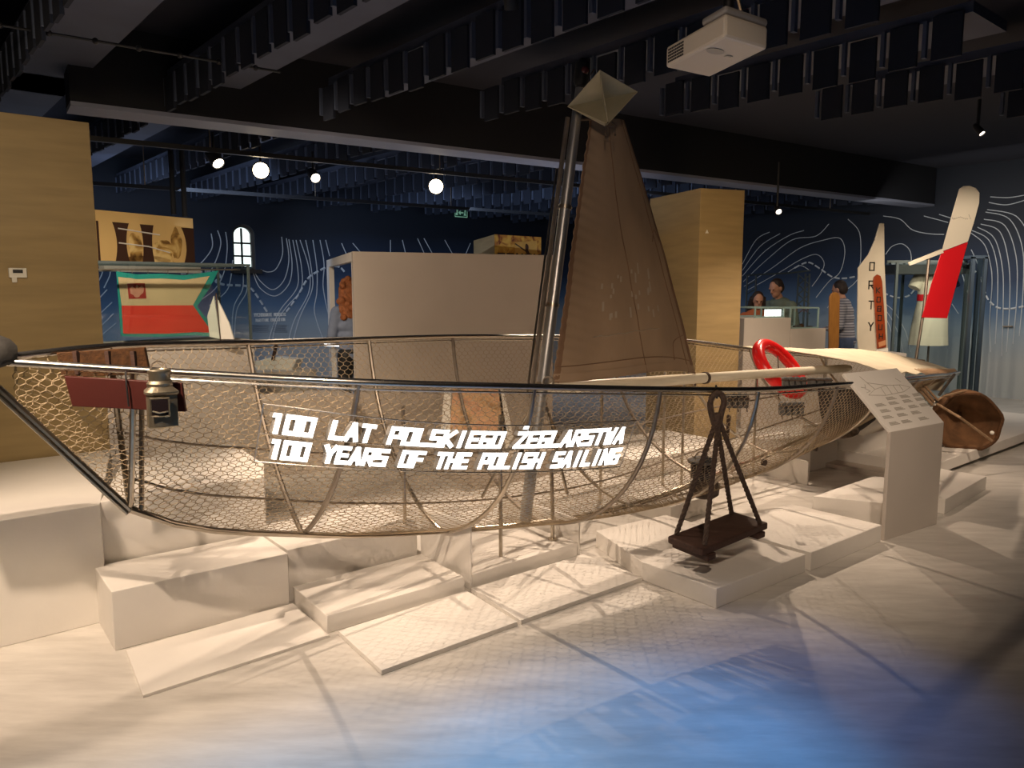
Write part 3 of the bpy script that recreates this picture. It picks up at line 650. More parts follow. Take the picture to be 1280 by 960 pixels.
# ------------------------------------------------------------------ lettering
GL = {
 '1': [[(.25, 1), (.6, 1), (.6, 0)]], '0': [[(0, 0), (0, 1), (1, 1), (1, 0), (0, 0)]], 'O': [[(0, 0), (0, 1), (1, 1), (1, 0), (0, 0)]],
 'L': [[(0, 1), (0, 0), (1, 0)]], 'A': [[(0, 0), (.5, 1), (1, 0)], [(.2, .3), (.8, .3)]], 'T': [[(0, 1), (1, 1)], [(.5, 1), (.5, 0)]],
 'P': [[(0, 0), (0, 1), (1, 1), (1, .42), (0, .42)]], 'S': [[(1, 1), (0, 1), (0, .5), (1, .5), (1, 0), (0, 0)]], 'K': [[(0, 0), (0, 1)], [(1, 1), (.1, .5), (1, 0)]],
 'I': [[(.5, 0), (.5, 1)]], 'E': [[(1, 1), (0, 1), (0, 0), (1, 0)], [(0, .5), (.85, .5)]], 'G': [[(1, 1), (0, 1), (0, 0), (1, 0), (1, .48), (.55, .48)]],
 'Z': [[(0, 1), (1, 1), (0, 0), (1, 0)]], 'R': [[(0, 0), (0, 1), (1, 1), (1, .45), (0, .45)], [(.45, .45), (1, 0)]], 'W': [[(0, 1), (.22, 0), (.5, .7), (.78, 0), (1, 1)]],
 'Y': [[(0, 1), (.5, .5), (1, 1)], [(.5, .5), (.5, 0)]], 'F': [[(0, 0), (0, 1), (1, 1)], [(0, .5), (.85, .5)]], 'H': [[(0, 0), (0, 1)], [(1, 0), (1, 1)], [(0, .5), (1, .5)]],
 'N': [[(0, 0), (0, 1), (1, 0), (1, 1)]], 'C': [[(1, 1), (0, 1), (0, 0), (1, 0)]], 'M': [[(0, 0), (0, 1), (.5, .4), (1, 1), (1, 0)]], 'D': [[(0, 0), (0, 1), (.7, 1), (1, .7), (1, .3), (.7, 0), (0, 0)]],
 'U': [[(0, 1), (0, 0), (1, 0), (1, 1)]], 'B': [[(0, 0), (0, 1), (1, 1), (1, 0), (0, 0)], [(0, .5), (1, .5)]], 'J': [[(.9, 1), (.9, 0), (0, 0), (0, .3)]]}
GL['\u017b'] = GL['Z'] + [[(.42, 1.42), (.58, 1.42)]]
def strokes(txt, x0, cw, adv, y0, h, st):  # quads of a line of lettering in (x, y)
    out = []; x = x0
    for ch in txt:
        if ch != ' ':
            for pl in GL[ch]:
                P = [(x + a * cw, y0 + b * h) for a, b in pl]
                for (ax, ay), (bx, by) in zip(P, P[1:]):
                    dx, dy = bx - ax, by - ay; l = math.hypot(dx, dy) or 1; dx /= l; dy /= l; e = st / 2
                    out.append([(ax - dx * e - dy * e, ay - dy * e + dx * e), (bx + dx * e - dy * e, by + dy * e + dx * e), (bx + dx * e + dy * e, by + dy * e - dx * e), (ax - dx * e + dy * e, ay - dy * e - dx * e)])
        x += adv
    return out
def letter_mesh(q, quads, fn, dep):        # fn(x, y) -> point, dep(x, y) -> extrusion vector; front faces use slot 0, the rest slot 1
    for qd in quads:
        (a, b, c, d) = qd; n = 3
        top = [(lerp(a[0], b[0], i / n), lerp(a[1], b[1], i / n)) for i in range(n + 1)]; bot = [(lerp(d[0], c[0], i / n), lerp(d[1], c[1], i / n)) for i in range(n + 1)]
        loop = top + bot[::-1]; F = [fn(*p) for p in loop]; B = [fn(*p) + dep(*p) for p in loop]; m = len(loop); o = len(q.v)
        q.v += [tuple(p) for p in F + B]
        for i in range(n): q.f.append((o + i, o + i + 1, o + m - 2 - i, o + m - 1 - i)); q.mi.append(0)
        for i in range(m): j = (i + 1) % m; q.f.append((o + j, o + i, o + m + i, o + m + j)); q.mi.append(1)
        for i in range(n): q.f.append((o + m + i + 1, o + m + i, o + m + m - 1 - i, o + m + m - 2 - i)); q.mi.append(1)
# the lit sign follows the near side of the hull
sg_top = [(323, 503), (380, 510), (440, 518), (500, 524), (560, 528), (640, 530), (710, 528), (786, 524)]
sg_bot = [(312, 574), (370, 579), (432, 583), (495, 586), (555, 588), (630, 588), (700, 586), (766, 581)]
def pickline(L): return [pick(x, y) for x, y in L]
ptT = pickline(sg_top); ptB = pickline(sg_bot)
OUT = NB * 0.05
TT = crom([hull(t, v, 1) + OUT for t, v in ptT], 10); BB = crom([hull(t, v, 1) + OUT for t, v in ptB], 10)
def pl_at(Pl, s):
    L = [0.0]
    for a, b in zip(Pl, Pl[1:]): L.append(L[-1] + (b - a).length)
    d = s * L[-1]
    for i in range(len(Pl) - 1):
        if d <= L[i + 1] or i == len(Pl) - 2: return lerp(Pl[i], Pl[i + 1], (d - L[i]) / max(1e-9, L[i + 1] - L[i]))
def signp(s, h): return lerp(pl_at(BB, s), pl_at(TT, s), h)
sign = thing('illuminated_sign', 'glowing white two-line lettering about a century of sailing on the net', 'sign', signp(0.5, 0) )
q = MB(); q.tube(TT, 0.003, 6); q.tube(BB, 0.003, 6); q.tube([TT[0], BB[0]], 0.003, 6); q.tube([TT[-1], BB[-1]], 0.003, 6); q.tube([signp(i / 30, 0.50) for i in range(31)], 0.002, 5)
for i in range(1, 40): q.tube([signp(i / 40, 0.86), signp(i / 40, 1.0)], 0.0012, 4)
q.build('wire_frame', bright_steel, sign)
LN = (signp(0.5, .5) - signp(0.49, .5)).length / 0.01; HT = (signp(0.5, 1) - signp(0.5, 0)).length
def sfn(x, y): return signp(x, y)
q = MB(); letter_mesh(q, strokes('100 LAT POLSKIEGO \u017bEGLARSTWA', 0.026, 0.0232, 0.0345, 0.54, 0.28, 0.0), sfn, lambda x, y: -OUT * 0.5) if False else None
def sign_line(name, txt, x0, x1, y0, h, skew):
    adv = (x1 - x0) / len(txt); q = MB(); st = 0.011
    asp = LN / HT
    # strokes drawn in metres so that the stroke width is even, then mapped to the sign
    qs = strokes(txt, x0 * LN, adv * LN * 0.66, adv * LN, y0 * HT, h * HT, 0.0205)
    letter_mesh(q, qs, lambda x, y: signp(max(0, min(1, (x + (y - y0 * HT) * skew) / LN)), y / HT), lambda x, y: -NB * 0.03)
    return q.build(name, [led_white, letter_side], sign, smooth=False)
sign_line('lettering', '100 LAT POLSKIEGO \u017bEGLARSTWA', 0.022, 0.985, 0.555, 0.28, 0.06)
sign_line('lettering', '100 YEARS OF THE POLISH SAILING', 0.030, 0.990, 0.105, 0.28, 0.06)

# ------------------------------------------------------------------ pedestals
def pedestal(name, label, poly, z0, z1, m=white_paint, bevel=0.004, group=None, cat='pedestal'):
    q = MB(); q.prism([V((p[0], p[1], z0)) for p in poly], (0, 0, z1 - z0)); return tag(q.build(name, m, smooth=False, bevel=bevel), label, cat, group)
def rect(p, lu, ln, u=UR, n=NR): p = V((p[0], p[1], 0)); return [p, p + u * lu, p + u * lu + n * ln, p + n * ln]
# tall white block far left
c1 = PZ(135, 776); pedestal('display_block', 'tall white display block at the far left under the bow', [c1 - UR * 2.4, c1, V((PZ(138, 561, 0.58).x, PZ(138, 561, 0.58).y, 0)) - NR * 0.015, V((PZ(138, 561, 0.58).x, PZ(138, 561, 0.58).y, 0)) - NR * 0.015 - UR * 2.6], 0, 0.58)
c2 = PZ(144, 814); c2b = PZ(362, 757); u2 = (c2b - c2).normalized(); n2 = V((-u2.y, u2.x, 0))
pedestal('display_block', 'long white step block below the net at the left, beside the tall block', rect(c2, (c2b - c2).length, (PZ(131, 705, 0.275) - c2).dot(n2), u2, n2), 0, 0.275)
c3 = PZ(362, 732, 0.09); c3b = PZ(523, 692, 0.09); u3 = (c3b - c3).normalized(); n3 = V((-u3.y, u3.x, 0))
pedestal('display_block', 'white step block behind the low plate, under the keel', rect(c3 + n3 * 0.01, (c3b - c3).length, 0.50, u3, n3), 0, 0.275)
p1 = [PZ(409, 792), PZ(581, 741), PZ(527, 692, 0.087), PZ(366, 733, 0.087)]
pedestal('display_plate', 'low white platform on the floor in front of the keel step', p1, 0, 0.087)
p2a = PZ(588, 737); p2b = PZ(723, 694); u4 = (p2b - p2a).normalized(); n4 = V((-u4.y, u4.x, 0))
pedestal('display_plate', 'low white platform carrying the thin steel post', rect(p2a + u4 * 0.012, (p2b - p2a).length - 0.02, 0.75, u4, n4), 0, 0.082)
pe = PZ(526, 692, 0.087); pe.z = 0; d_ = (pe - p2a); d_.z = 0; dl = d_.length; d_.normalize()
pedestal('divider_panel', 'thin upright white panel between the two low platforms', [p2a - d_ * 0.0, p2a + u4 * 0.012, p2a + u4 * 0.012 + d_ * dl, p2a + d_ * dl], 0, 0.365, bevel=0.002, cat='panel')
e2 = p2b + u4 * 0.0
pedestal('divider_panel', 'thin upright white panel at the right end of the post platform', [e2, e2 + u4 * 0.014, e2 + u4 * 0.014 + n4 * 0.72, e2 + n4 * 0.72], 0, 0.225, bevel=0.002, cat='panel')
pedestal('floor_plate', 'thin white floor plate in front of the low platform left of the post', [PZ(477, 844), PZ(647, 782.5), PZ(583, 743), PZ(423, 794)], 0, 0.022, bevel=0.002, cat='plate')
pedestal('floor_plate', 'thin white floor plate in front of the platform with the steel post', [PZ(651, 781), PZ(803, 726), PZ(729, 697), PZ(589, 740)], 0, 0.022, bevel=0.002, cat='plate')
pedestal('floor_plate', 'thin white floor plate at the left below the long step block', [PZ(179, 873), PZ(412, 797), PZ(366, 757), PZ(158, 816)], 0, 0.014, bevel=0.002, cat='plate')
s1 = [PZ(895, 761), PZ(1006, 715), PZ(1006, 715) + NR * 1.0, PZ(802, 725) + (PZ(1006, 715) - PZ(895, 761)) * 0.25 + NR * 0.55, PZ(802, 725)]
pedestal('display_plate', 'white platform on the floor under the hanging rope seat', s1, 0, 0.105)
s2a = PZ(1013, 714); s2b = PZ(1101, 677)
pedestal('display_plate', 'white platform between the rope seat and the slanted information stand', [s2a, s2b, s2b + NR * 0.62, s2a + NR * 0.75], 0, 0.11)
s3a = PZ(1108, 672); s3 = PZ(1014, 637, 0.11); s3.z = 0
s3b = s3a + (s3a - s3).normalized() * 0.01
pedestal('display_block', 'low white block behind the slanted information stand', [s3 + UR * 0.02, s3a + UR * 0.10 + NR * 0.03, s3a + UR * 0.9 + NR * 0.03, s3 + UR * 0.9], 0.0, 0.20)
s4 = PZ(1232, 612); s4a = PZ(1176, 645)
pedestal('display_plate', 'white floor platform right of the slanted information stand', [s4a + UR * 0.06, s4, s4 + NR * 0.36, s4a + NR * 0.36 + UR * 0.06], 0, 0.11)
r1a = PZ(1170, 599); r1b = PZ(1290, 553); ur1 = (r1b - r1a).normalized(); nr1 = V((-ur1.y, ur1.x, 0))
pedestal('display_plate', 'long white platform at the far right under the brown canvas drogue', rect(r1a - ur1 * 0.1, (r1b - r1a).length + 1.2, 1.15, ur1, nr1), 0.04, 0.135)
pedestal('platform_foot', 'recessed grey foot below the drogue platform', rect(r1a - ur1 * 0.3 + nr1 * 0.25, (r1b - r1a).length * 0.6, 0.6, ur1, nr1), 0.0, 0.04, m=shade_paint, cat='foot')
# blocks seen through the net
g0 = PZ(325, 598); g1 = PZ(478, 580); ug = (g1 - g0).normalized(); ng = V((-ug.y, ug.x, 0))
pedestal('display_block', 'shade-toned display block behind the net at the left end of the lettering', rect(g0, 0.85, 0.45, ug, ng), 0, 0.66, m=shade_paint)
l2 = PZ(131, 705, 0.275); l2.z = 0
q_ = [l2 + n2 * 0.02, l2 + n2 * 0.02 + u2 * (c2b - c2).length, PZ(330, 580, 0.58), PZ(281, 547, 0.58), PZ(152, 580, 0.58)]
pedestal('display_block', 'high white block behind the long step block, reaching back to the plywood partition', q_, 0, 0.58)
b5 = PZ(1009, 607); b5b = PZ(948, 592); d5 = (b5b - b5).normalized()
pedestal('divider_panel', 'small upright white panel on the floor below the stern net', [b5, b5 + UR * 0.02, b5 + UR * 0.02 + d5 * 0.9, b5 + d5 * 0.9], 0, 0.20, bevel=0.002, cat='panel')
k6 = PZ(1012, 590); pedestal('display_block', 'white block with cloth-like folds far behind the stern net', rect(k6, 0.48, 0.6), 0, 0.22)
k7 = PZ(1078, 585); pedestal('display_block', 'white block just left of the information stand, far behind it', rect(k7, 0.8, 0.6), 0, 0.30)
k8 = PZ(800, 600); pedestal('display_block', 'low white block behind the ship lantern inside the net', rect(k8, 1.3, 0.8), 0, 0.16)
k9 = PZ(600, 612); pedestal('display_block', 'shade-toned block behind the mast foot', rect(k9, 0.9, 0.6), 0, 0.22, m=shade_paint)
k10 = PZ(838, 655); pedestal('display_block', 'white block beside the rope seat under the ship lantern', rect(k10, 0.45, 0.4), 0, 0.12)

# ------------------------------------------------------------------ plywood partitions, booth
pw = PZ(138, 561, 0.58); pw.z = 0
q = MB(); q.prism([pw - UR * 3.2, pw, pw + NR * 0.12, pw - UR * 3.2 + NR * 0.12], (0, 0, 2.60)); part = q.build('plywood_partition', plywood, smooth=False, bevel=0.003)
tag(part, 'tall plywood partition at the far left behind the bow', 'partition')
tv = thing('data_logger', 'small white logger with black display on the plywood partition', 'sensor', PP(22, 343, pw, NR) - NR * 0.0)
c = PP(22, 341, pw - NR * 0.012, NR); q = MB(); q.box(c, UR * 0.045, NR * 0.012, Z * 0.028); q.build('housing', paper, tv, smooth=False, bevel=0.004)
q = MB(); q.box(c - NR * 0.0125 + Z * 0.008, UR * 0.025, NR * 0.002, Z * 0.010); q.build('display', black_m, tv, smooth=False)
q = MB(); q.box(PP(18, 350, pw - NR * 0.012, NR), UR * 0.012, NR * 0.008, Z * 0.014); q.build('bracket', paper, tv, smooth=False)
ka = PY(876, 235, 7.9); ka.z = 0; kr = PY(931, 238, 8.08); kr.z = 0; kl = PY(806, 248, 8.77); kl.z = 0
ku = (kr - ka).normalized(); kn = V((-ku.y, ku.x, 0))
q = MB(); q.prism([ka, kr, kr + kn * 1.0, ka + kn * 1.0], (0, 0, 2.6)); tag(q.build('plywood_column', plywood, smooth=False, bevel=0.003), 'tall square plywood column behind the sail and boom', 'column')
q = MB(); pt = PP(872, 289, ka, -kn); e = 0.018
q.prism([pt + ku * 0.09 + V((0, 0, -e)), pt + ku * 0.13 + V((0, 0, -e)), pt + ku * 0.11 + V((0, 0, e))], kn * -0.004); tag(q.build('triangle_sticker', paper, smooth=False), 'small white triangle sticker on the plywood column', 'sticker')
# white booth
ba_ = PY(441, 316, 7.0); bb2 = PY(692, 320, 7.80); zt2 = 1.93; ba_.z = 0; bb2.z = 0
ub = (bb2 - ba_).normalized(); nb = V((-ub.y, ub.x, 0)); nbk = PY(408, 328, 9.2); nbk.z = 0; nbk = nbk - ba_; bd = nbk.normalized(); bl = nbk.length
booth = thing('display_booth', 'large white booth open at its left side, behind the boat', 'booth', ba_)
q = MB(); q.prism([ba_, bb2, bb2 + nb * 0.06, ba_ + nb * 0.06], (0, 0, zt2)); q.build('front_panel', shade_paint, booth, smooth=False, bevel=0.004)  # white panel, its shading put into the darker paint
q = MB(); q.prism([ba_ + bd * (bl - 0.25), ba_ + bd * bl, ba_ + bd * bl + ub * 0.06, ba_ + bd * (bl - 0.25) + ub * 0.06], (0, 0, zt2)); q.build('side_post', white_paint, booth, smooth=False, bevel=0.003)
q = MB(); q.prism([x + Z * (zt2 - 0.085) for x in (ba_ + bd * 0.07, ba_ + bd * bl, ba_ + bd * bl + ub * 0.06, ba_ + bd * 0.07 + ub * 0.06)], (0, 0, 0.085)); q.build('header', white_paint, booth, smooth=False, bevel=0.003)
q = MB(); q.prism([ba_ + bd * 0.065, ba_ + bd * 0.13, ba_ + bd * 0.13 + ub * 0.05, ba_ + bd * 0.065 + ub * 0.05], (0, 0, zt2 - 0.085)); q.build('corner_post', white_paint, booth, smooth=False, bevel=0.003)
q = MB(); hp = ba_ + bd * 0.9 + ub * 0.30 + Z * 1.84; q.tube(crom([hp, hp + V((0.04, 0, -0.12)), hp + V((0.10, 0, -0.26)), hp + V((0.06, 0.0, -0.6)), hp + V((0.10, 0, -1.2))], 6), 0.012, 6); q.build('hanging_strap', paper, booth)

# lettered light boxes
def light_box(name, label, corners, Y, dep, pm_, side_m):
    P = [PY(x, y, Y) for x, y in corners]; return P
A = [PY(118, 262, 7.0), PY(240, 269.5, 7.9), PY(241, 331, 7.9), PY(124, 331, 7.0)]
u_ = (A[1] - A[0]); u_.z = 0; wdt = u_.length; u_.normalize(); n_ = V((-u_.y, u_.x, 0)); zt_ = 2.13; zt_ = A[0].z; zb_ = A[3].z
o_ = V((A[0].x, A[0].y, 0))
lb = thing('lettered_sign_box', 'cream sign box with big dark brown letter stems over a sepia picture', 'sign', o_ + Z * zb_)
q = MB(); q.prism([o_ + Z * zb_, o_ + u_ * wdt + Z * zb_, o_ + u_ * wdt + n_ * 0.5 + Z * zb_, o_ + n_ * 0.5 + Z * zb_], (0, 0, zt_ - zb_)); q.build('box', plywood, lb, smooth=False)
def face(s, h, off=0.004): return o_ + u_ * (s * wdt) + Z * lerp(zb_, zt_, h) - n_ * off
q = MB(); q.prism([face(0.0, 0.0), face(1, 0), face(1, 1), face(0, 1)], -n_ * 0.004); q.build('picture_panel', mat('cream_print', 'd2b072', 0.6, var=0.06, scale=4), lb, smooth=False)
q = MB(); brown = mat('dark_brown_print', '3a2010', 0.7)
def stem(s0, s1, w):
    P = []; n = 10
    for i in range(n + 1): h = i / n; y = lerp(0.02, 0.80, h); P.append(face(s0 + w * math.sin(PI * h) ** 0.8, y, 0.010))
    for i in range(n, -1, -1): h = i / n; y = lerp(0.02, 0.80, h); P.append(face(s1 - w * math.sin(PI * h) ** 0.8, y, 0.010))
    return P
for s0, s1, w in ((0.15, 0.31, 0.035), (0.42, 0.56, 0.025), (0.86, 1.0, 0.0), (0.0, 0.02, 0.0)):
    P = stem(s0, s1, w)
    if w == 0.0 and s0 > 0.5: P = P[:11] + [face(1.0, 0.80, 0.010), face(1.0, 0.02, 0.010)]; P = [face(0.86 + 0.05 * math.sin(PI * i / 10) ** .8, lerp(.02, .8, i / 10), .010) for i in range(11)] + [face(1.0, .8, .010), face(1.0, .02, .010)]
    q.prism(P, -n_ * 0.003)
q.build('lettering', brown, lb, smooth=False)
q = MB()
for cx, cy, rx, ry in ((0.365, 0.33, 0.07, 0.30), (0.64, 0.30, 0.11, 0.26), (0.50, 0.10, 0.28, 0.09), (0.80, 0.45, 0.06, 0.3)):
    q.prism([face(cx + rx * math.cos(a) * (1 + 0.25 * noise.noise(V((cx * 9, a * 1.3, 0)))), max(0.02, cy + ry * math.sin(a) * (1 + 0.3 * noise.noise(V((a * 1.5, cx * 7, 2))))), 0.0085) for a in [2 * PI * k / 24 for k in range(24)]], -n_ * 0.002)
q.build('sepia_figures', sepia, lb, smooth=False)
q = MB()
for (x0_, y0_, x1_, y1_) in ((0.20, .69, .62, .62), (.20, .42, .50, .38), (.5, .38, .72, .28)): q.tube([face(x0_, y0_, .013), face(x1_, y1_, .013)], 0.006, 4)
q.build('pale_ropes_print', paper, lb)
for k, (px, pb_) in enumerate(((217, 262), (231, 265))):
    q = MB(); p = PY(px, pb_, 7.95); q.tube([p + Z * -0.05, V((p.x, p.y, 2.98))], 0.028, 8); q.build('hanger_pole', beam_black, lb)
q = MB(); r0 = face(0.0, -0.05, 0.05); r1 = face(1.0, -0.05, 0.05); q.box((r0 + r1) / 2, (r1 - r0) / 2, n_ * 0.04, Z * 0.035); tag(q.build('white_rail', mat('grey_rail_paint', (0.45, 0.43, 0.40), 0.5), smooth=False), 'pale horizontal rail under the lettered sign box, above the flag', 'rail')
# second picture box, over the booth
o2 = PY(618, 293, 9.2); o2e = PY(676, 296, 9.7); zt3 = o2.z; o2.z = 0; o2e.z = 0; u5 = (o2e - o2); w5 = u5.length; u5.normalize(); n5 = V((-u5.y, u5.x, 0)); o2l = PY(592, 299, 10.4); o2l.z = 0
lb2 = thing('lettered_sign_box', 'picture box with yellow prints and cropped dark letters above the white booth', 'sign', o2 + Z * 1.9)
q = MB(); q.prism([x + Z * 1.75 for x in (o2, o2e, o2e + (o2l - o2), o2l)], (0, 0, zt3 - 1.75)); q.build('box', plywood, lb2, smooth=False)
q = MB(); f2 = lambda s, h, off=0.004: o2 + u5 * (s * w5) + Z * lerp(1.75, zt3, h) - n5 * off
q.prism([f2(0.0, 0), f2(1, 0), f2(1, 1), f2(0, 1)], -n5 * 0.003); q.build('picture_panel', sepia_red, lb2, smooth=False)
q = MB(); q.prism([f2(0.42, 0, .008), f2(.92, 0, .008), f2(.9, .9, .008), f2(.42, .84, .008)], -n5 * 0.003); q.build('yellow_print', mat('yellow_print', 'cfa452', 0.6, var=0.15, scale=8), lb2, smooth=False)
q = MB(); q.tube([f2(.42, .8, .014), f2(.75, .55, .014)], 0.008, 4); q.ball(f2(.66, .72, .012), (0.03, 0.01, 0.045)); q.tube([f2(.66, .66, .012), f2(.72, .5, .012), f2(.86, .45, .012)], 0.022, 6); q.build('figure_print', brown, lb2)
q = MB()
hh = zt3 - 1.75
qs = strokes('OT', 0.07 * w5, 0.11 * w5, 0.19 * w5, 0.28 * hh, 0.25 * hh, 0.03) + strokes('NTN', 0.46 * w5, 0.11 * w5, 0.19 * w5, 0.28 * hh, 0.25 * hh, 0.03)
letter_mesh(q, qs, lambda x, y: f2(x / w5, y / hh, 0.016), lambda x, y: n5 * 0.004); q.build('lettering', [brown, brown], lb2, smooth=False)

# exit sign on the long wall
ex = wl(575.5, 266, 0.05); es = thing('exit_sign', 'small green emergency exit sign on the dark blue wall', 'sign', ex - Z * 0.08)
w_ = (wl(583, 266) - wl(568, 266)).length / 2; h_ = 0.078
q = MB(); q.box(ex, UR * w_, NR * 0.02, Z * h_); q.build('plate', exit_green, es, smooth=False)
q = MB(); f4 = ex - NR * 0.024
q.tube([f4 + UR * w_ * a + Z * h_ * b for a, b in ((-1, -1), (1, -1), (1, 1), (-1, 1))], 0.009, 4, closed=True)
q.tube([f4 + UR * w_ * -.35, f4 + UR * w_ * .35], 0.012, 4); q.tube([f4 + UR * w_ * -.1 + Z * .035, f4 + UR * w_ * -.35, f4 + UR * w_ * -.1 - Z * .035], 0.010, 4)
q.box(f4 + UR * w_ * -.72, UR * 0.022, NR * 0.004, Z * 0.05); q.ball(f4 + UR * w_ * .66 + Z * .04, 0.014, 8, 6); q.tube([f4 + UR * w_ * .66 + Z * .03, f4 + UR * w_ * .6 - Z * .01, f4 + UR * w_ * .75 - Z * .05], 0.011, 4); q.tube([f4 + UR * w_ * .6 - Z * .01, f4 + UR * w_ * .48 - Z * .05], 0.009, 4)
q.build('pictogram', exit_pale, es, smooth=False)
# wall text
def wall_text(txt, px0, px1, py, h_px, m, name, st):
    a = wl(px0, py, 0.012); b = wl(px1, py, 0.012); W_ = (b - a).length; H_ = h_px * 12.5 / FP; adv = W_ / len(txt); q = MB()
    letter_mesh(q, strokes(txt, 0, adv * 0.62, adv, 0, H_, st), lambda x, y: a + UR * x + Z * y, lambda x, y: NR * 0.006); return q.build(name, [m, m], wall_left, smooth=False)
wt = mat('white_wall_letters', (0.92, 0.92, 0.90), 0.6)
wall_text('WYCHOWANIE MORSKIE', 318, 358, 395.5, 3.4, wt, 'wall_lettering', 0.011); wall_text('MARITIME EDUCATION', 320, 357, 402, 3.2, wt, 'wall_lettering', 0.010)
q = MB()
for k in range(6):
    for x0_, x1_ in ((314, 337), (340, 360)): q.tube([wl(x0_ + k % 2, 406 + k * 1.7, .01), wl(x1_ - (k * 5 % 4), 406.4 + k * 1.7, .01)], 0.006, 4)
q.build('small_print', mural_faint, wall_left)

# ------------------------------------------------------------------ flag in its glass case
fy = 6.15
case_a = PY(118, 436, fy); case_b = PY(318, 436, fy + 0.95); case_a.z = case_b.z = 0; uc = (case_b - case_a); cw_ = uc.length; uc.normalize(); nc = V((-uc.y, uc.x, 0)); ct = 1.13
plinth = q = MB(); q.prism([case_a - uc * 1.1, case_b, case_b + nc * 0.69, case_a - uc * 1.1 + nc * 0.69], (0, 0, ct)); tag(q.build('case_plinth', counter_paint, smooth=False, bevel=0.004), 'beige plinth under the flag and model yacht glass case', 'plinth')
gc = thing('glass_case', 'tall glass case around the red and white flag', 'display case', case_a + Z * ct)
q = MB()
for x in (case_a + uc * 0.02, case_b - uc * 0.02): q.box(x + nc * 0.02 + Z * (ct + 0.34), uc * 0.010, nc * 0.01, Z * 0.34); q.box(x + nc * 0.66 + Z * (ct + 0.34), uc * 0.010, nc * 0.01, Z * 0.34)
for d in (0.02, 0.66): q.box((case_a + case_b) / 2 + nc * d + Z * (ct + 0.68), uc * (cw_ / 2), nc * 0.012, Z * 0.010)
for x in (case_a + uc * 0.02, case_b - uc * 0.02): q.box(x + nc * 0.34 + Z * (ct + 0.68), uc * 0.010, nc * 0.33, Z * 0.010)
q.build('case_frame', case_frame, gc, smooth=False)
q = MB(); q.box((case_a + case_b) / 2 + nc * 0.02 + Z * (ct + 0.34), uc * (cw_ / 2 - 0.03), nc * 0.003, Z * 0.33); q.build('glass_pane', glass, gc, smooth=False)
fpl = case_a + nc * 0.30
def fl(px, py, off=0.0): return PP(px, py, fpl - nc * off, nc)
def flw(px, py, off): return fl(px, py, off)
flag = thing('flag', 'swallow-tailed white and red flag with teal border and crest', 'flag', fl(208, 421))
OUTL = [(145, 339), (170, 343), (200, 342), (230, 344), (255, 341), (273, 338), (262, 360), (246, 383), (262, 403), (276, 422), (245, 419), (210, 421), (180, 421), (151, 420), (148, 380)]
q = MB(); q.prism([flw(x, y, 0) for x, y in OUTL], -nc * 0.004); q.build('teal_border', teal, flag, smooth=False)
q = MB(); q.prism([flw(x, y, 0.006) for x, y in [(147.5, 346), (172, 349), (200, 348), (230, 350), (262, 345), (252, 362), (241, 381.5), (180, 382), (152, 382)]], -nc * 0.003); q.build('white_field', flag_white, flag, smooth=False)
q = MB(); q.prism([flw(x, y, 0.006) for x, y in [(152, 382), (180, 382), (241, 381.5), (254, 400), (266, 416), (245, 415), (210, 417), (154, 417)]], -nc * 0.003); q.build('red_field', flag_red, flag, smooth=False)
q = MB(); q.prism([flw(x, y, 0.011) for x, y in [(159, 354.5), (181, 354), (183, 373), (161, 373.5)]], -nc * 0.002); cr = q.build('crest_patch', crest_red, flag, smooth=False)
q = MB()
eagle = [(171, 356), (173, 358), (172, 361), (177, 357), (180, 360), (179, 366), (175, 369), (174, 371), (171, 372), (168, 371), (167, 369), (163, 367), (162, 361), (165, 358), (170, 361), (169.5, 358)]
q.prism([flw(x, y, 0.014) for x, y in eagle], -nc * 0.002); q.build('eagle', mat('faded_pink_white', 'c58a72', 0.8), cr, smooth=False)
q = MB(); q.tube([fl(120, 337), fl(300, 337)], 0.008, 8)
for x in (150, 165, 185, 210, 235, 258): q.tube([fl(x, 337), fl(x, 343)], 0.003, 4)
q.build('hanging_rod', dull_steel, flag)
# white model yacht beside the flag
my = thing('model_yacht', 'small model yacht with two white sails right of the flag', 'model boat', PY(275, 428, 6.9))
yp = lambda x, y: PY(x, y, 6.9)
q = MB(); q.prism([yp(267, 370), yp(259, 395), yp(262, 421), yp(275, 424)], (0.004, 0.01, 0)); q.build('jib', paper, my, smooth=False)
q = MB(); q.prism([yp(272, 375), yp(276, 424), yp(292, 424), yp(286, 404)], (0.004, 0.01, 0)); q.build('mainsail', paper, my, smooth=False)
q = MB(); q.tube([yp(270, 366), yp(276, 428)], 0.006, 6); q.build('mast', wood_dark, my)
q = MB(); q.lathe([(0.005, -0.16), (0.03, -0.10), (0.038, 0.0), (0.032, 0.10), (0.012, 0.15)], yp(276, 431), V((1, 0.2, 0)), 12); q.build('hull', paper, my)
# model hull on the next plinth
q = MB(); pa2 = PY(313, 473, 8.2); pb2 = PY(396, 473, 8.6); pa2.z = pb2.z = 0; q.prism([pa2, pb2, pb2 + nc * 0.7, pa2 + nc * 0.7], (0, 0, 0.70)); tag(q.build('case_plinth', counter_paint, smooth=False, bevel=0.004), 'beige plinth under the white model hull left of the booth', 'plinth')
mh = thing('model_hull', 'white half-decked model hull with a short brown mast, behind the net', 'model boat', PY(343, 471, 8.5))
hp_ = lambda x, y: PY(x, y, 8.5)
q = MB(); q.prism([hp_(315, 453), hp_(326, 471), hp_(361, 471), hp_(371, 449), hp_(340, 446)], (0.05, 0.14, 0)); q.build('hull', paper, mh, smooth=False, bevel=0.01)
q = MB(); q.tube([hp_(341, 450), hp_(346, 428)], 0.02, 8); q.build('mast', wood_dark, mh)
ls = thing('light_strip', 'bright white light strip in the far case beside the booth post', 'lamp', PY(416, 431, 8.6))
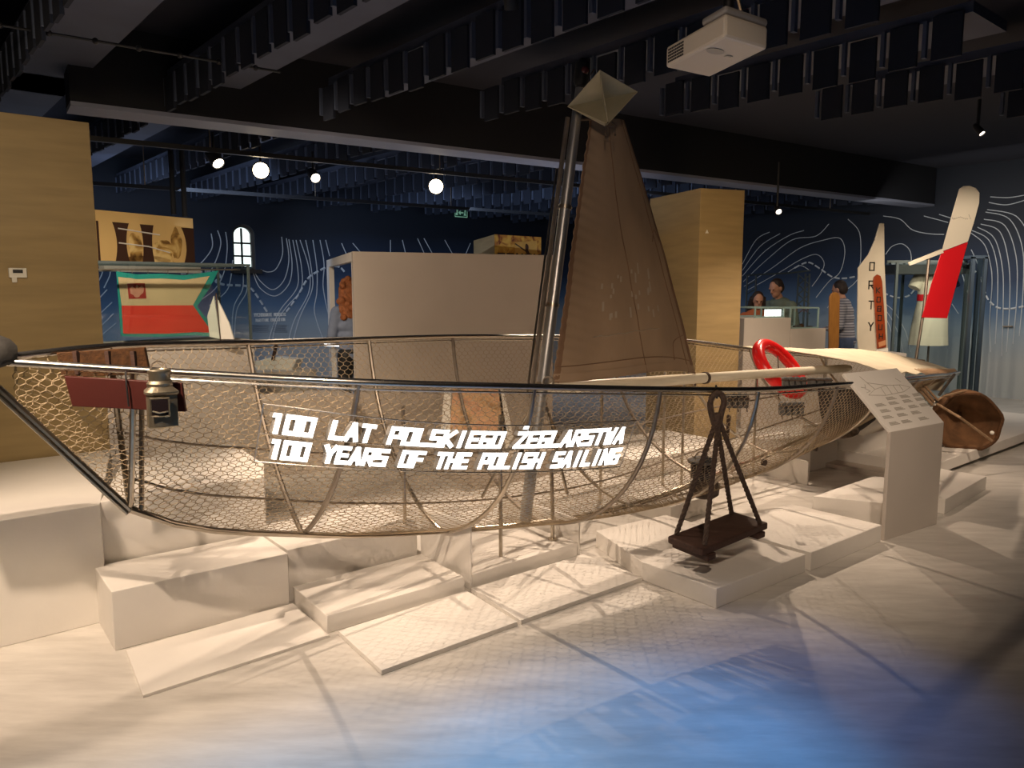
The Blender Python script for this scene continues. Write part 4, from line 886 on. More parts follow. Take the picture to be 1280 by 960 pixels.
q = MB(); q.tube([PY(405, 431, 8.6), PY(428, 432, 8.7)], 0.014, 8); q.build('tube', label_glow, ls)
q = MB(); q.box(PY(416.5, 430, 8.66) + Z * 0.02, V((0.11, 0.05, 0)), V((0, 0.02, 0)), Z * 0.008); q.build('housing', dull_steel, ls, smooth=False)

# easel poster behind the net
po = thing('poster_easel', 'white A-frame easel with a peach coloured picture, behind the lettering', 'easel', PY(592, 560, 5.75))
ep = lambda x, y, d=0.0: PY(x, y, 5.75 + d)
q = MB(); q.prism([ep(549, 560), ep(562, 560), ep(564, 482), ep(556, 482)], (0.0, 0.02, 0)); q.prism([ep(632, 560), ep(645, 560), ep(628, 482), ep(622, 482)], (0, 0.02, 0)); q.build('leg', paper, po, smooth=False)
q = MB(); q.prism([ep(562, 545), ep(634, 545), ep(625, 484), ep(566, 484)], (0, 0.015, 0)); q.build('picture', peach_print, po, smooth=False)
q = MB(); q.box(ep(595, 480), V((0.19, 0, 0)), V((0, 0.012, 0)), Z * 0.008); q.build('top_bar', paper, po, smooth=False)

# ------------------------------------------------------------------ things on the boat
# rope seat
tg = near_t(895); gp = gun(tg, 1)
seat = thing('bosun_chair', 'dark wooden plank seat hanging by four brown ropes from the rail', 'swing seat', V((gp.x, gp.y, 0.33)))
YS = gp.y; SZ = 1.6 - 0.3217 * (gp.y - 0.02)
bc = [PZ(835, 669, SZ), PZ(878, 688, SZ), PZ(960, 652, SZ), PZ(917, 640, SZ)]
cen = sum(bc, V()) / 4
sh = V((gp.x - cen.x, gp.y - cen.y, 0)) * 0.0
ue = ((bc[2] - bc[1]) + (bc[3] - bc[0])) / 2; ve = ((bc[0] - bc[1]) + (bc[3] - bc[2])) / 2
q = MB(); q.box(cen - Z * 0.02, ue / 2, ve / 2, Z * 0.02); q.build('seat_board', wood_dark, seat, smooth=False, bevel=0.008)
for s in (-0.38, 0.38):
    q = MB(); q.prism([cen + ue * (s - 0.06) + ve * 0.5 - Z * 0.04, cen + ue * (s + 0.06) + ve * 0.5 - Z * 0.04, cen + ue * (s + 0.05) + ve * 0.42 - Z * 0.075, cen + ue * (s + 0.05) - ve * 0.42 - Z * 0.075, cen + ue * (s + 0.06) - ve * 0.54 - Z * 0.04, cen + ue * (s - 0.06) - ve * 0.54 - Z * 0.04][0:2] + [cen + ue * (s + 0.06) - ve * 0.54 - Z * 0.04, cen + ue * (s - 0.06) - ve * 0.54 - Z * 0.04], (0, 0, -0.035)); q.build('batten', wood_dark, seat, smooth=False, bevel=0.008)
def twisted(q, a, b, r, n=None):
    a = V(a); b = V(b); d = b - a; L = d.length; d.normalize(); e = d.orthogonal().normalized(); g = d.cross(e); n = n or max(8, int(L / 0.012))
    for ph in (0, 2 * PI / 3, 4 * PI / 3):
        q.tube([a + d * (L * i / n) + (e * math.cos(i * 0.9 + ph) + g * math.sin(i * 0.9 + ph)) * r * 0.5 for i in range(n + 1)], r * 0.62, 6)
knot = PY(897, 524, YS - 0.02)
kx = [cen + ue * a + ve * b for a, b in ((-0.42, 0.42), (-0.42, -0.40), (0.42, 0.42), (0.42, -0.40))]
for i, p in enumerate(kx):
    q = MB(); twisted(q, knot + V((0.012 * (i % 2) - 0.006, 0.012 * (i // 2) - 0.006, 0)), p, 0.0135); q.build('rope', rope_brown, seat)
q = MB(); lp = [PY(x, y, YS - 0.02) for x, y in ((893, 530), (889, 515), (888, 502), (892, 494), (897, 491), (903, 495), (905, 503), (902, 515), (899, 530))]
q.tube(crom(lp, 6), 0.017, 8); q.lathe([(0.018, -0.035), (0.023, -0.02), (0.023, 0.02), (0.018, 0.035)], knot, Z, 12); q.build('rope_eye', rope_brown, seat)
q = MB(); q.tube([gp + V((-0.012, -0.02, -0.02)), gp + V((0, 0, 0.022)), gp + V((0.012, 0.01, -0.02)), gp + V((0, -0.025, -0.04)), gp + V((-0.012, -0.02, -0.02))], 0.006, 6); q.build('lashing', black_m, seat)
# red plank and lantern on the bow
def gunY(px): t = near_t(px); return gun(t, 1).y
rY = gunY(150) - 0.045
rb = thing('red_plank', 'dull red painted plank tied outside the bow rail', 'plank', PY(160, 512, rY))
q = MB(); q.prism([PY(80, 470, rY - 0.02), PY(227, 479, rY), PY(232, 515, rY), PY(90, 508, rY - 0.02)], (-0.002, 0.02, 0)); q.build('board', red_board_m, rb, smooth=False, bevel=0.003)
q = MB(); q.tube([PY(157, 464, rY - 0.005), PY(158, 480, rY - 0.026), PY(161, 508, rY - 0.026)], 0.0035, 6); q.build('tie', black_m, rb)
q = MB(); q.ball(PY(103, 478, rY - 0.012), (0.008, 0.004, 0.006)); q.ball(PY(111, 505, rY - 0.012), (0.012, 0.004, 0.006)); q.build('bolt', black_m, rb)
wY = gun(-3.0, -1).y - 0.1
wbd = thing('weathered_plank', 'weathered brown plank with ribs tied inside the far bow rail', 'plank', PY(127, 465, wY))
q = MB(); q.prism([PY(70, 441, wY - 0.1), PY(180, 434, wY + 0.15), PY(187, 468, wY + 0.15), PY(77, 472, wY - 0.1)], (0.0, 0.02, 0)); q.build('board', wood_worn, wbd, smooth=False, bevel=0.003)
for x in (93, 133, 165):
    q = MB(); f_ = (x - 70) / 110; yy = wY - 0.1 + 0.25 * f_ - 0.015; q.prism([PY(x - 3, 439, yy), PY(x + 2, 439, yy), PY(x + 5, 468, yy), PY(x, 468, yy)], (0, 0.02, 0)); q.build('rib', wood_dark, wbd, smooth=False)
q = MB()
for x, y in ((113, 456), (145, 447), (172, 442)): q.ball(PY(x, y, wY - 0.06 + 0.25 * (x - 70) / 110 - 0.02), (0.012, 0.006, 0.012))
q.build('bolt', wood_dark, wbd)
lY = gunY(205) - 0.12
lan = thing('tin_lantern', 'dented tin navigation lantern hung over the red plank', 'lantern', PY(202, 535, lY)); lp_ = PY(203, 533, lY); S = lY / FP
la = V((0.86, 0.5, 0)).normalized(); lb_ = V((-la.y, la.x, 0)); W1 = 0.052
def lanring(z, s):
    P = []
    for a, b in ((-1, -0.3), (-0.92, -0.75), (-0.6, -1.05), (-0.1, -1.15), (0.5, -1.0), (1, -0.9), (1, 0.8), (-0.9, 0.8)): P.append(lp_ + la * a * W1 * s + lb_ * b * W1 * s + Z * z)
    return P
def loft(q, rings):
    n = len(rings[0]); vs = [p for r in rings for p in r]
    fs = [(i * n + k, i * n + (k + 1) % n, (i + 1) * n + (k + 1) % n, (i + 1) * n + k) for i in range(len(rings) - 1) for k in range(n)] + [tuple(range(n))[::-1], tuple((len(rings) - 1) * n + k for k in range(n))]
    return q.add(vs, fs)
q = MB(); loft(q, [lanring(0, 0.9), lanring(0.006, 1.0), lanring(0.125, 1.0), lanring(0.13, 1.12), lanring(0.137, 1.12), lanring(0.155, 0.72)]); q.build('body', tin, lan, ang=30)
q = MB(); q.lathe([(0.036, 0.14), (0.044, 0.152), (0.047, 0.165), (0.038, 0.175), (0.038, 0.20), (0.041, 0.205), (0.041, 0.213), (0.033, 0.218), (0.030, 0.213), (0.010, 0.210)], lp_, Z, 22); q.build('chimney_cap', tin, lan)
fdir = (-lb_).normalized(); fc = lp_ + lb_ * -1.12 * W1 - la * W1 * 0.25
q = MB(); q.prism([fc - la * 0.026 + Z * 0.055 + fdir * 0.004, fc + la * 0.030 + Z * 0.052 + fdir * 0.002, fc + la * 0.030 + Z * 0.110 + fdir * 0.002, fc - la * 0.026 + Z * 0.112 + fdir * 0.004], fdir * 0.006); q.build('window', tin_dark, lan, smooth=False)
q = MB(); q.tube([fc + la * a + Z * z + fdir * 0.006 for a, z in ((-.03, .05), (.034, .047), (.034, .115), (-.03, .117))], 0.004, 6, closed=True); q.tube([fc - la * 0.024 + Z * 0.07 + fdir * 0.008, fc + fdir * 0.014 + Z * 0.062, fc + la * 0.03 + Z * 0.066 + fdir * 0.008], 0.003, 6); q.build('window_frame', tin, lan)
q = MB(); q.tube(crom([lp_ - la * 0.035 + Z * 0.16, lp_ - la * 0.02 + Z * 0.235 + lb_ * 0.03, lp_ + la * 0.02 + Z * 0.235 + lb_ * 0.03, lp_ + la * 0.035 + Z * 0.16], 6), 0.003, 6); q.build('handle', dull_steel, lan)
# ship lantern inside the hull
sl0 = PY(880, 621, 5.15); sl = thing('ship_lantern', 'dark caged lantern with a rope-wrapped foot, seen through the net behind the rope seat', 'lantern', sl0)
q = MB(); q.lathe([(0.07, 0.0), (0.098, 0.02), (0.102, 0.06), (0.095, 0.10), (0.07, 0.125)], sl0, Z, 22); q.build('foot', mat('wrapped_rope_foot', (0.09, 0.065, 0.05), 0.85, var=0.4, scale=40, bump=0.5, bscale=60), sl)
q = MB(); q.lathe([(0.062, 0.12), (0.070, 0.14), (0.070, 0.23), (0.062, 0.24)], sl0 - V((0.02, 0, 0)), Z, 20); q.build('glass', tin_dark, sl)
q = MB()
for k in range(8): a = 2 * PI * k / 8; q.tube([sl0 + V((-0.02 + 0.073 * math.cos(a), 0.073 * math.sin(a), z)) for z in (0.12, 0.24)], 0.004, 5)
q.build('cage', dull_steel, sl)
q = MB(); q.lathe([(0.075, 0.235), (0.098, 0.242), (0.098, 0.258), (0.06, 0.275), (0.02, 0.28)], sl0 - V((0.02, 0, 0)), Z, 20); q.build('cap', grey_vest, sl)
q = MB(); q.tube(crom([sl0 + V((-0.09, 0, 0.25)), sl0 + V((-0.04, -0.02, 0.32)), sl0 + V((0.05, 0, 0.25))], 6), 0.005, 6); q.build('handle', dull_steel, sl)
q = MB(); q.tube([PY(911, 522, 4.9), PY(909, 548, 4.95)], [0.014, 0.011], 8); q.ball(PY(911, 521, 4.9), 0.015); tag(q.build('wooden_belaying_pin', rope_brown), 'short dark wooden pin tied in the net right of the rope eye', 'pin')
# red lifebuoy
lc = PY(975, 461, 6.5); ax1 = (PY(1004, 481, 6.6) - PY(940, 436, 6.4)); ax1.normalize()
fn_ = V((0.32, -0.64, 0.70)); fn_ = (fn_ - ax1 * fn_.dot(ax1)).normalized(); ax2 = fn_.cross(ax1).normalized()
R_ = 0.262; r_ = 0.052
q = MB(); q.tube([lc + (ax1 * math.cos(a) * R_ * 1.02 + ax2 * math.sin(a) * R_ * 0.86) for a in [2 * PI * k / 48 for k in range(48)]], r_, 14, closed=True)
bu = thing('lifebuoy', 'glossy red lifebuoy ring leaning behind the white boom', 'lifebuoy', lc - Z * 0.28); q.build('ring', buoy_red, bu)
q = MB(); q.tube([lc + ax2 * 0.15, lc + ax2 * 0.0 - ax1 * 0.02, lc - Z * 0.25], 0.005, 6); q.build('cord', rope_brown, bu)
# float vests hung on the rails
def vest(px0, px1, py0, py1, Y, label, n=4, dx=0.0):
    t = thing('float_vest', label, 'life vest', PY((px0 + px1) / 2, py1, Y), 'old float vests on the rails')
    for k in range(n):
        q = MB(); a = lerp(px0, px1, k / n); b = lerp(px0, px1, (k + 0.9) / n); c = PY((a + b) / 2, (py0 + py1) / 2, Y); w = (PY(b, py0, Y) - PY(a, py0, Y)).x / 2; h = (PY(a, py0, Y) - PY(a, py1, Y)).z / 2
        q.box(c, V((w, w * 0.1, 0)), V((0, 0.03, 0)), Z * h); q.build('float_block', grey_vest, t, smooth=True, bevel=0.012)
    q = MB(); q.tube([PY(px0 - 1, (py0 + py1) / 2 - 3, Y - 0.035), PY(px1 + 1, (py0 + py1) / 2 - 2, Y - 0.035)], 0.006, 6)
    for k in range(3): x = lerp(px0 + 3, px1 - 3, k / 2); q.tube([PY(x, py1 - 1, Y - 0.02), PY(x + 1, py1 + 5, Y - 0.02)], 0.005, 5)
    q.build('tape', rope_brown, t)
vest(974, 1005, 502, 519, 5.8, 'dark grey float vest hanging lowest, left of the black net bag')
vest(978, 1008, 471, 485, 5.7, 'dark float vest lying on the near rail by the lifebuoy')
vest(908, 936, 492, 510, 6.6, 'faded grey float vest right of the rope eye, behind the net', 4)
vest(1010, 1040, 472, 483, 5.9, 'dark float vest on the near rail, touching the information stand', 3)
q = MB()
bgp = lambda x, y, d=0: PY(x, y, 6.3 + d)
def bagfn(a, b):
    x0_ = interp(b, [0, .3, .6, .85, 1], [1022, 1024, 1026, 1032, 1042]); x1_ = interp(b, [0, .3, .6, .85, 1], [1080, 1092, 1098, 1078, 1058]); y_ = lerp(487, 545, b)
    an = a * 2 * PI; xc = (x0_ + x1_) / 2; xr = (x1_ - x0_) / 2
    return bgp(xc + xr * math.cos(an), y_ + 2 * math.sin(3 * an), 0.10 * math.sin(an) + 0.015 * math.sin(5 * an + b * 9))
q.grid(bagfn, 28, 14); tag(q.build('dark_sailbag', mat('black_netting_cloth', (0.06, 0.05, 0.045), 0.85, var=0.5, scale=25, bump=0.4), ang=80), 'big dark bundle of netting slung inside the stern, left of the information stand', 'bag')
q = MB(); q.ball(PY(1049, 538, 6.15), (0.16, 0.12, 0.062), 14, 8); tag(q.build('rope_coil_basket', mat('brown_basket', (0.12, 0.08, 0.05), 0.9, var=0.5, scale=40, bump=0.6, bscale=70)), 'flat brown basket lying in the net below the dark bundle', 'basket')

# radar reflector on the mast head
rc = PY(753, 124, 4.62); e1 = (RT * 0.97 + UP * 0.17 - FW * 0.10).normalized(); e2_ = UP * 0.86 + RT * 0.05 + FW * 0.46; e2_ = (e2_ - e1 * e2_.dot(e1)).normalized(); e3 = e1.cross(e2_).normalized()
RR = 0.205
rf = thing('radar_reflector', 'diamond shaped sheet metal radar reflector at the sail head', 'reflector', rc - Z * 0.17)
for nm2, a, b, nn in (('plate', e1, e2_, e3), ('plate', e1, e3, e2_), ('plate', e2_, e3, e1)):
    q = MB(); q.prism([rc + a * RR - nn * 0.0015, rc + b * RR - nn * 0.0015, rc - a * RR - nn * 0.0015, rc - b * RR - nn * 0.0015], nn * 0.003); q.build(nm2, reflector_m, rf, smooth=False)
q = MB(); tip = rc - e2_ * RR; q.tube([tip + V((0, 0, 0.01)), tip + V((-0.02, 0, -0.015)), tip + V((0.05, 0, -0.012)), tip + V((0.02, 0, 0.01))], 0.004, 6)
for dx in (-0.012, 0.040): q.tube([tip + V((dx, 0, -0.012)), tip + V((dx, 0, -0.055))], 0.003, 6); q.ball(tip + V((dx, 0, -0.06)), 0.007, 8, 6)
q.build('hook', rope_brown, rf)
q = MB(); q.tube([rc + e2_ * RR - V((0, 0, 0.004)), rc + e2_ * RR + V((-0.01, 0.05, 0.05)), mastp(2.78)], 0.004, 6); q.build('suspension_cord', rope_brown, rf)
# projector
pj = PY(898, 60, 3.6); prz = thing('projector', 'ivory ceiling projector hanging at the top of the view', 'projector', pj - Z * 0.08)
pa_ = V((0.80, 0.6, 0)).normalized(); pbv = V((-pa_.y, pa_.x, 0))
A0 = [PZ(832, 85, 2.52), PZ(887, 97, 2.52), PZ(959, 62, 2.52), PZ(906, 46, 2.52)]
q = MB(); poly = [A0[0], lerp(A0[0], A0[1], .85), A0[1], lerp(A0[1], A0[2], .08), A0[2], A0[3], lerp(A0[3], A0[0], .38), lerp(A0[3], A0[0], .40) + (A0[1] - A0[0]) * 0.05]
q.prism([A0[0], A0[1], A0[2], A0[3]], (0, 0, 0.085)); q.build('housing', projector_m, prz, smooth=False, bevel=0.012)
q = MB(); d1 = (A0[3] - A0[0]); q.prism([A0[0] + d1 * .62 + Z * .085, A0[3] + Z * .085, A0[2] + Z * .085, A0[1] + (A0[2] - A0[1]) * .62 + Z * .085], (0, 0, 0.03)); q.build('rear_cover', mat('grey_plastic', (0.30, 0.28, 0.26), 0.5), prz, smooth=False, bevel=0.012)
q = MB(); ou = (d1.cross(Z)).normalized(); ou = ou if ou.dot(A0[0] - A0[1]) > 0 else -ou
for i in range(9):
    for j in range(5): q.box(A0[0] + d1 * (0.06 + 0.032 * i) + Z * (0.018 + 0.012 * j) + ou * 0.0005, d1.normalized() * 0.004, ou * 0.002, Z * 0.0035)
q.build('vent_grille', black_m, prz, smooth=False)
q = MB(); cc = lerp(lerp(A0[3], A0[2], .25), lerp(A0[0], A0[1], .25), .32); q.lathe([(0.05, -0.003), (0.048, -0.001), (0.02, 0.0)], cc, Z, 20, sy=0.55); q.box(lerp(lerp(A0[3], A0[2], .6), lerp(A0[0], A0[1], .6), .35) - Z * 0.002, V((0.014, 0.006, 0)), V((-.003, .007, 0)), Z * 0.001); q.build('cover_detail', mat('darker_ivory_plastic', (0.40, 0.36, 0.30), 0.5), prz)  # darker oval and small tab under the housing
q = MB(); mp_ = lerp(A0[0], A0[2], 0.62); q.tube([mp_ + Z * 0.11, V((mp_.x, mp_.y, 3.40))], 0.022, 10); q.lathe([(0.07, 0.115), (0.07, 0.13), (0.03, 0.15)], mp_, Z, 14); q.build('ceiling_mount', black_m, prz)
q = MB(); lpz = PY(937, 27, 3.75); q.lathe([(0.014, -0.01), (0.014, 0.01), (0.008, 0.014)], lpz, V((0, -1, 0)), 12); q.tube([lpz, lpz + Z * 0.03 + V((-0.02, 0.04, 0)), V((mp_.x, mp_.y, lpz.z + 0.03))], 0.008, 6); q.build('mount_knob', steel, prz)

# ------------------------------------------------------------------ information stand
ia = PZ(1105, 676); ib = PZ(1171, 655); iu = (ib - ia).normalized(); iw = (ib - ia).length; inn = V((-iu.y, iu.x, 0))
info = thing('information_stand', 'white slanted information stand with diagram and text, right of the rope seat', 'information stand', ia)
zk = PP(1108, 541, ia, inn).z
q = MB(); q.prism([ia, ib, ib + inn * 0.025, ia + inn * 0.025], (0, 0, zk)); q.build('upright', counter_paint, info, smooth=False, bevel=0.003)
K0 = ia + Z * zk; K1 = ib + Z * zk; tl = PY(1043, 468, 4.98); 
rise = tl - K0; rise = inn * rise.dot(inn) + Z * rise.z
nrm = iu.cross(rise).normalized(); nrm = nrm if nrm.z > 0 else -nrm
wext = (PP(1137, 457, K0, nrm) - PP(1043, 468, K0, nrm))
def ip(s, h, off=0.0): return K0 + iu * (s * iw * 1.0) + rise * h + nrm * off
q = MB(); q.prism([ip(0, 0), ip(1, 0), ip(1, 1), ip(0, 1)], -nrm * 0.02); top = q.build('slanted_top', white_paint, info, smooth=False, bevel=0.002)
q = MB()
for (s, h, w) in [(s_, h_, w_) for h_, row in ((0.09, (.08, .30, .62)), (0.20, (.06, .32, .58)), (0.30, (.10, .36, .62, .84)), (0.40, (.10, .34, .60, .84)), (0.48, (.36, .62, .86))) for s_ in row for w_ in (0.17,)]:
    for k in range(3): q.prism([ip(s, h + k * 0.018, .0015), ip(s + w * (1 - .12 * k), h + k * 0.018, .0015), ip(s + w * (1 - .12 * k), h + k * .018 + .012, .0015), ip(s, h + k * .018 + .012, .0015)], nrm * 0.0008)
q.build('printed_text', ink_grey, top, smooth=False)
q = MB()
dg = [[(.12, .60), (.30, .68), (.55, .72), (.80, .70), (.93, .64), (.75, .58), (.40, .56), (.12, .60)], [(.30, .68), (.22, .92)], [(.26, .80), (.55, .72)], [(.40, .57), (.42, .70)], [(.52, .57), (.54, .72)], [(.64, .58), (.66, .71)], [(.76, .6), (.77, .7)], [(.15, .7), (.2, .78)], [(.1, .74), (.16, .72)], [(.85, .75), (.8, .82)], [(.12, .64), (.2, .66), (.16, .70)]]
for l in dg: q.tube([ip(x, y, .002) for x, y in l], 0.0018, 4)
q.build('boat_diagram', ink_grey, top)

# ------------------------------------------------------------------ drogue on the right platform
dr = thing('canvas_drogue', 'brown tarred canvas sea drogue lying on the right platform', 'drogue', PZ(1214, 566, 0.135))
dc = PY(1210, 527, 6.95); dax = V((0.30, 0.92, 0.10)).normalized(); dsd = V((-dax.y, dax.x, 0)); R0 = 0.275
def drg(a, b):
    an = a * 2 * PI; r = R0 * interp(b, [0, .05, .4, .8, 1], [0.98, 1.0, 0.98, 0.82, 0.55]); wob = 1 + 0.07 * noise.noise(V((math.cos(an) * 2, math.sin(an) * 2, b * 4))) + 0.02 * math.sin(7 * an + 5 * b)
    p = dc + dax * (0.42 * b - 0.0) + dsd * (math.cos(an) * r * wob * 1.0) + Z * (math.sin(an) * r * wob)
    p += V((0.0, 0, 0)); p.z = max(0.139, p.z - 0.01); return p
q = MB(); q.grid(drg, 40, 16); q.build('canvas', drogue_m, dr, ang=80)
q = MB(); q.add([drg(k / 40, 1.0) for k in range(40)], [tuple(range(40))]); q.grid(lambda a, b: lerp(drg(a, 0.02), dc + dax * 0.40 + V((0, 0, -0.02)), b * 0.9) + V((0, 0, 0.012 * math.sin(a * 38 + b * 6) * b)), 40, 5); q.build('canvas_inner', drogue_m, dr, ang=80)
q = MB(); q.tube([drg(k / 40, 0.0) for k in range(40)], 0.016, 8, closed=True); q.build('rim_hoop', wood_worn, dr)
q = MB(); kn_ = PY(1168, 503, 6.75); q.tube([kn_, PY(1200, 522, 6.55), PY(1240, 551, 6.62)], 0.012, 8); q.tube([kn_, PY(1180, 495, 6.75), drg(.25, 0.3)], 0.010, 8); q.tube([PY(1148, 480, 6.6), kn_], 0.016, 8); q.tube([PY(1152, 478, 6.62), PY(1172, 500, 6.72)], 0.011, 8); q.tube([PY(1144, 482, 6.62), PY(1165, 506, 6.72)], 0.011, 8); q.build('bridle_rope', rope_tan, dr)
q = MB(); q.ball(kn_, (0.03, 0.03, 0.03)); q.build('bridle_ring', bright_steel, dr)
q = MB(); q.ball(PY(1240, 541, 6.62), 0.018, 10, 8); q.build('white_toggle', paper, dr)

# ------------------------------------------------------------------ wind vane at the stern
vY = 8.25; vp = lambda x, y, d=0.0: PY(x, y, vY + d)
vane = thing('wind_vane', 'tall white and red self-steering vane on a pole at the stern', 'wind vane', vp(1147, 448))
wh = [(1199, 236), (1204, 232.5), (1212, 232), (1220, 235), (1224.5, 241), (1224, 254), (1217, 280), (1210, 302), (1177, 314.5), (1185, 285)]
q = MB(); q.prism([vp(x, y) for x, y in wh], (0.012, 0.025, 0)); q.build('white_blade', vane_white, vane, smooth=False, bevel=0.005)
rd = [(1176.5, 315), (1210, 302.5), (1200, 340), (1184, 398), (1152, 397), (1164, 355)]
q = MB(); q.prism([vp(x, y) for x, y in rd], (0.012, 0.025, 0)); q.build('red_blade', vane_red, vane, smooth=False, bevel=0.005)
q = MB(); q.prism([vp(1136, 328, -.02), vp(1178, 311, -.02), vp(1180, 316, -.02), vp(1138, 332, -.02)], (0, 0.03, 0)); q.build('tiller_arm', vane_white, vane, smooth=False, bevel=0.004)
q = MB(); q.tube([vp(1161, 323, .03), vp(1155, 385, .03), vp(1145, 449, .03)], 0.016, 8); q.build('pole', dull_steel, vane)
q = MB()
for k in range(8): q.tube([vp(1190 + k * 2.6, 272 + math.sin(k * 1.2) * 1.2, -.004), vp(1191.6 + k * 2.6, 273 + math.cos(k) * 1.2, -.004)], 0.0035, 4)
q.tube([vp(1211, 268, -.004), vp(1213, 274, -.004)], 0.003, 4); q.build('script_print', ink_grey, vane)
q = MB(); b_ = vp(1145, 450); q.box(V((b_.x, b_.y + .03, b_.z - 0.01)), V((0.09, 0.02, 0)), V((-0.01, 0.05, 0)), Z * 0.012); q.build('base_plate', dull_steel, vane, smooth=False)

# ------------------------------------------------------------------ right background exhibits
plz = 0.83
bp0 = PY(1037, 449, 9.25); bp1 = PY(1112, 449, 9.35); bp0.z = bp1.z = 0
q = MB(); q.prism([bp0 - V((0.1, 0.2, 0)), bp1 + V((0.1, -0.2, 0)), bp1 + V((0.0, 0.6, 0)), bp0 + V((-0.1, 0.6, 0))], (0, 0, plz)); tag(q.build('case_plinth', counter_paint, smooth=False, bevel=0.004), 'pale plinth under the lettered white board, beyond the stern', 'plinth')
oY = 9.25; op = lambda x, y, d=0.0: PY(x, y, oY + d)
ob = thing('lettered_board', 'tall pointed white board with a column of black capital letters', 'board', op(1088, 449))
OBL = [(1100, 279), (1105.5, 279), (1106, 330), (1109, 390), (1110, 449), (1074, 449), (1072, 420), (1073, 335), (1086, 318), (1094, 300)]
q = MB(); q.prism([op(x, y) for x, y in OBL], (0.0, 0.03, 0)); q.build('panel', mat('ivory_board_paint', (0.66, 0.60, 0.48), 0.5, var=0.06, scale=4), ob, smooth=False, bevel=0.006)
q = MB(); sc_ = oY / FP
for ch, px, py in (('O', 1087, 338), ('R', 1086, 361), ('T', 1086, 386), ('Y', 1085.5, 413)):
    base = op(px, py, -0.004)
    letter_mesh(q, strokes(ch, 0, 5.5 * sc_, 1, 0, 9.5 * sc_, 1.5 * sc_), lambda x, y: base + V((x, 0, y)), lambda x, y: V((0, 0.003, 0)))
q.build('lettering', [letter_black, letter_black], ob, smooth=False)
rw = thing('lettered_plank', 'red-brown varnished plank with dark letters leaning on the white board', 'plank', op(1100, 449, -0.1))
q = MB(); q.prism([op(x, y, -.10) for x, y in ((1092, 352), (1093, 346), (1097, 343), (1101, 345), (1103, 352), (1108, 434), (1097, 436))], (0, 0.025, 0)); q.build('board', red_wood, rw, smooth=False, bevel=0.004)
q = MB()
for k, ch in enumerate('KOBOUH'):
    base = op(1095.5 + k * 0.7, 366 + k * 11.5, -0.104); letter_mesh(q, strokes(ch, 0, 4 * sc_, 1, 0, 6 * sc_, 1.1 * sc_), lambda x, y: base + V((x, 0, y)), lambda x, y: V((0, 0.003, 0)))
q.build('lettering', [letter_black, letter_black], rw, smooth=False)
q = MB(); q.prism([op(x, y, -.104) for x, y in ((1098, 428), (1107, 425), (1107.5, 431), (1099, 434))], (0, 0.003, 0)); q.build('tag', mat('pink_tag', 'c88a60', 0.6), rw, smooth=False)
q = MB(); q.prism([op(x, y, -.10) for x, y in ((1096, 437), (1110, 435), (1111, 450), (1097, 450))], (0, 0.04, 0)); q.build('foot_block', paper, rw, smooth=False)
ow = thing('rounded_board', 'upright varnished orange wooden board with a rounded top', 'board', op(1042, 447, .1))
q = MB(); q.prism([op(x, y, .1) for x, y in ((1036, 447), (1037, 372), (1039, 367), (1043, 365), (1048, 366), (1050, 371), (1049, 430), (1047, 447))], (0, 0.03, 0)); q.build('board', orange_wood, ow, smooth=False, bevel=0.005)
# dress in its glass case
dY = 10.2; dp = lambda x, y, d=0.0: PY(x, y, dY + d)
ca_ = dp(1112, 470); ca_.z = 0; cb_ = dp(1207, 470); cb_.z = 0
dcs = thing('dress_case', 'tall glass case around the white dress near the end wall', 'display case', (ca_ + cb_) / 2)
q = MB()
zt4 = dp(1160, 327).z
for x, d in ((1113, 0), (1121, .7), (1199, .7), (1204, 0)): p = dp(x, 470, d); q.box(V((p.x, p.y, zt4 / 2)), V((0.016, 0, 0)), V((0, 0.016, 0)), Z * zt4 / 2)
for d in (0, .7): a = dp(1113, 327, d); b = dp(1204, 327, d); a.z = b.z = zt4; q.box((a + b) / 2, V(((b - a).x / 2 + .05, 0, 0)), V((0, 0.016, 0)), Z * 0.016)
for x in (1113, 1204): a = dp(x, 327, 0); b = dp(x, 327, .7); a.z = b.z = zt4; q.box((a + b) / 2, V((0.016, 0, 0)), V(((b - a).x / 2, .35, 0)), Z * 0.016)
q.build('case_frame', case_frame, dcs, smooth=False)
q = MB(); q.box((ca_ + cb_) / 2 + Z * (zt4 / 2), V(((cb_ - ca_).x / 2 - .02, 0, 0)), V((0, 0.003, 0)), Z * (zt4 / 2 - .03)); q.build('glass_pane', glass, dcs, smooth=False)
q = MB(); q.box((ca_ + cb_) / 2 + V((0, 0.35, zt4 - 0.10)), V(((cb_ - ca_).x / 2, 0, 0)), V((0, 0.32, 0)), Z * 0.06); q.build('top_tray', mat('dark_tray', (0.03, 0.035, 0.04), 0.5), dcs, smooth=False)
dress = thing('white_dress', 'white short-sleeved dress with red belt on a stand', 'dress', V((dp(1165, 431, .3).x, dY + .3, 0.0)))
dc_ = V((dp(1163, 400, .3).x, dY + .3, 0)); zz = lambda y: dp(1163, y, .3).z; sx_ = (dY + .3) / FP
def ell(q, rows, n=28, pleat=0.0):
    vs = []; 
    for (y, hw_, dpth, cx) in rows:
        for k in range(n): a = 2 * PI * k / n; pl = 1 + pleat * math.sin(a * 9) * (1 if y > 380 else 0) * min(1, max(0, (y - 380) / 40)); vs.append(V((dc_.x + cx * sx_ + hw_ * sx_ * math.cos(a) * pl, dc_.y + dpth * math.sin(a) * pl, zz(y))))
    fs = [(i * n + k, i * n + (k + 1) % n, (i + 1) * n + (k + 1) % n, (i + 1) * n + k) for i in range(len(rows) - 1) for k in range(n)]; q.add(vs, fs)
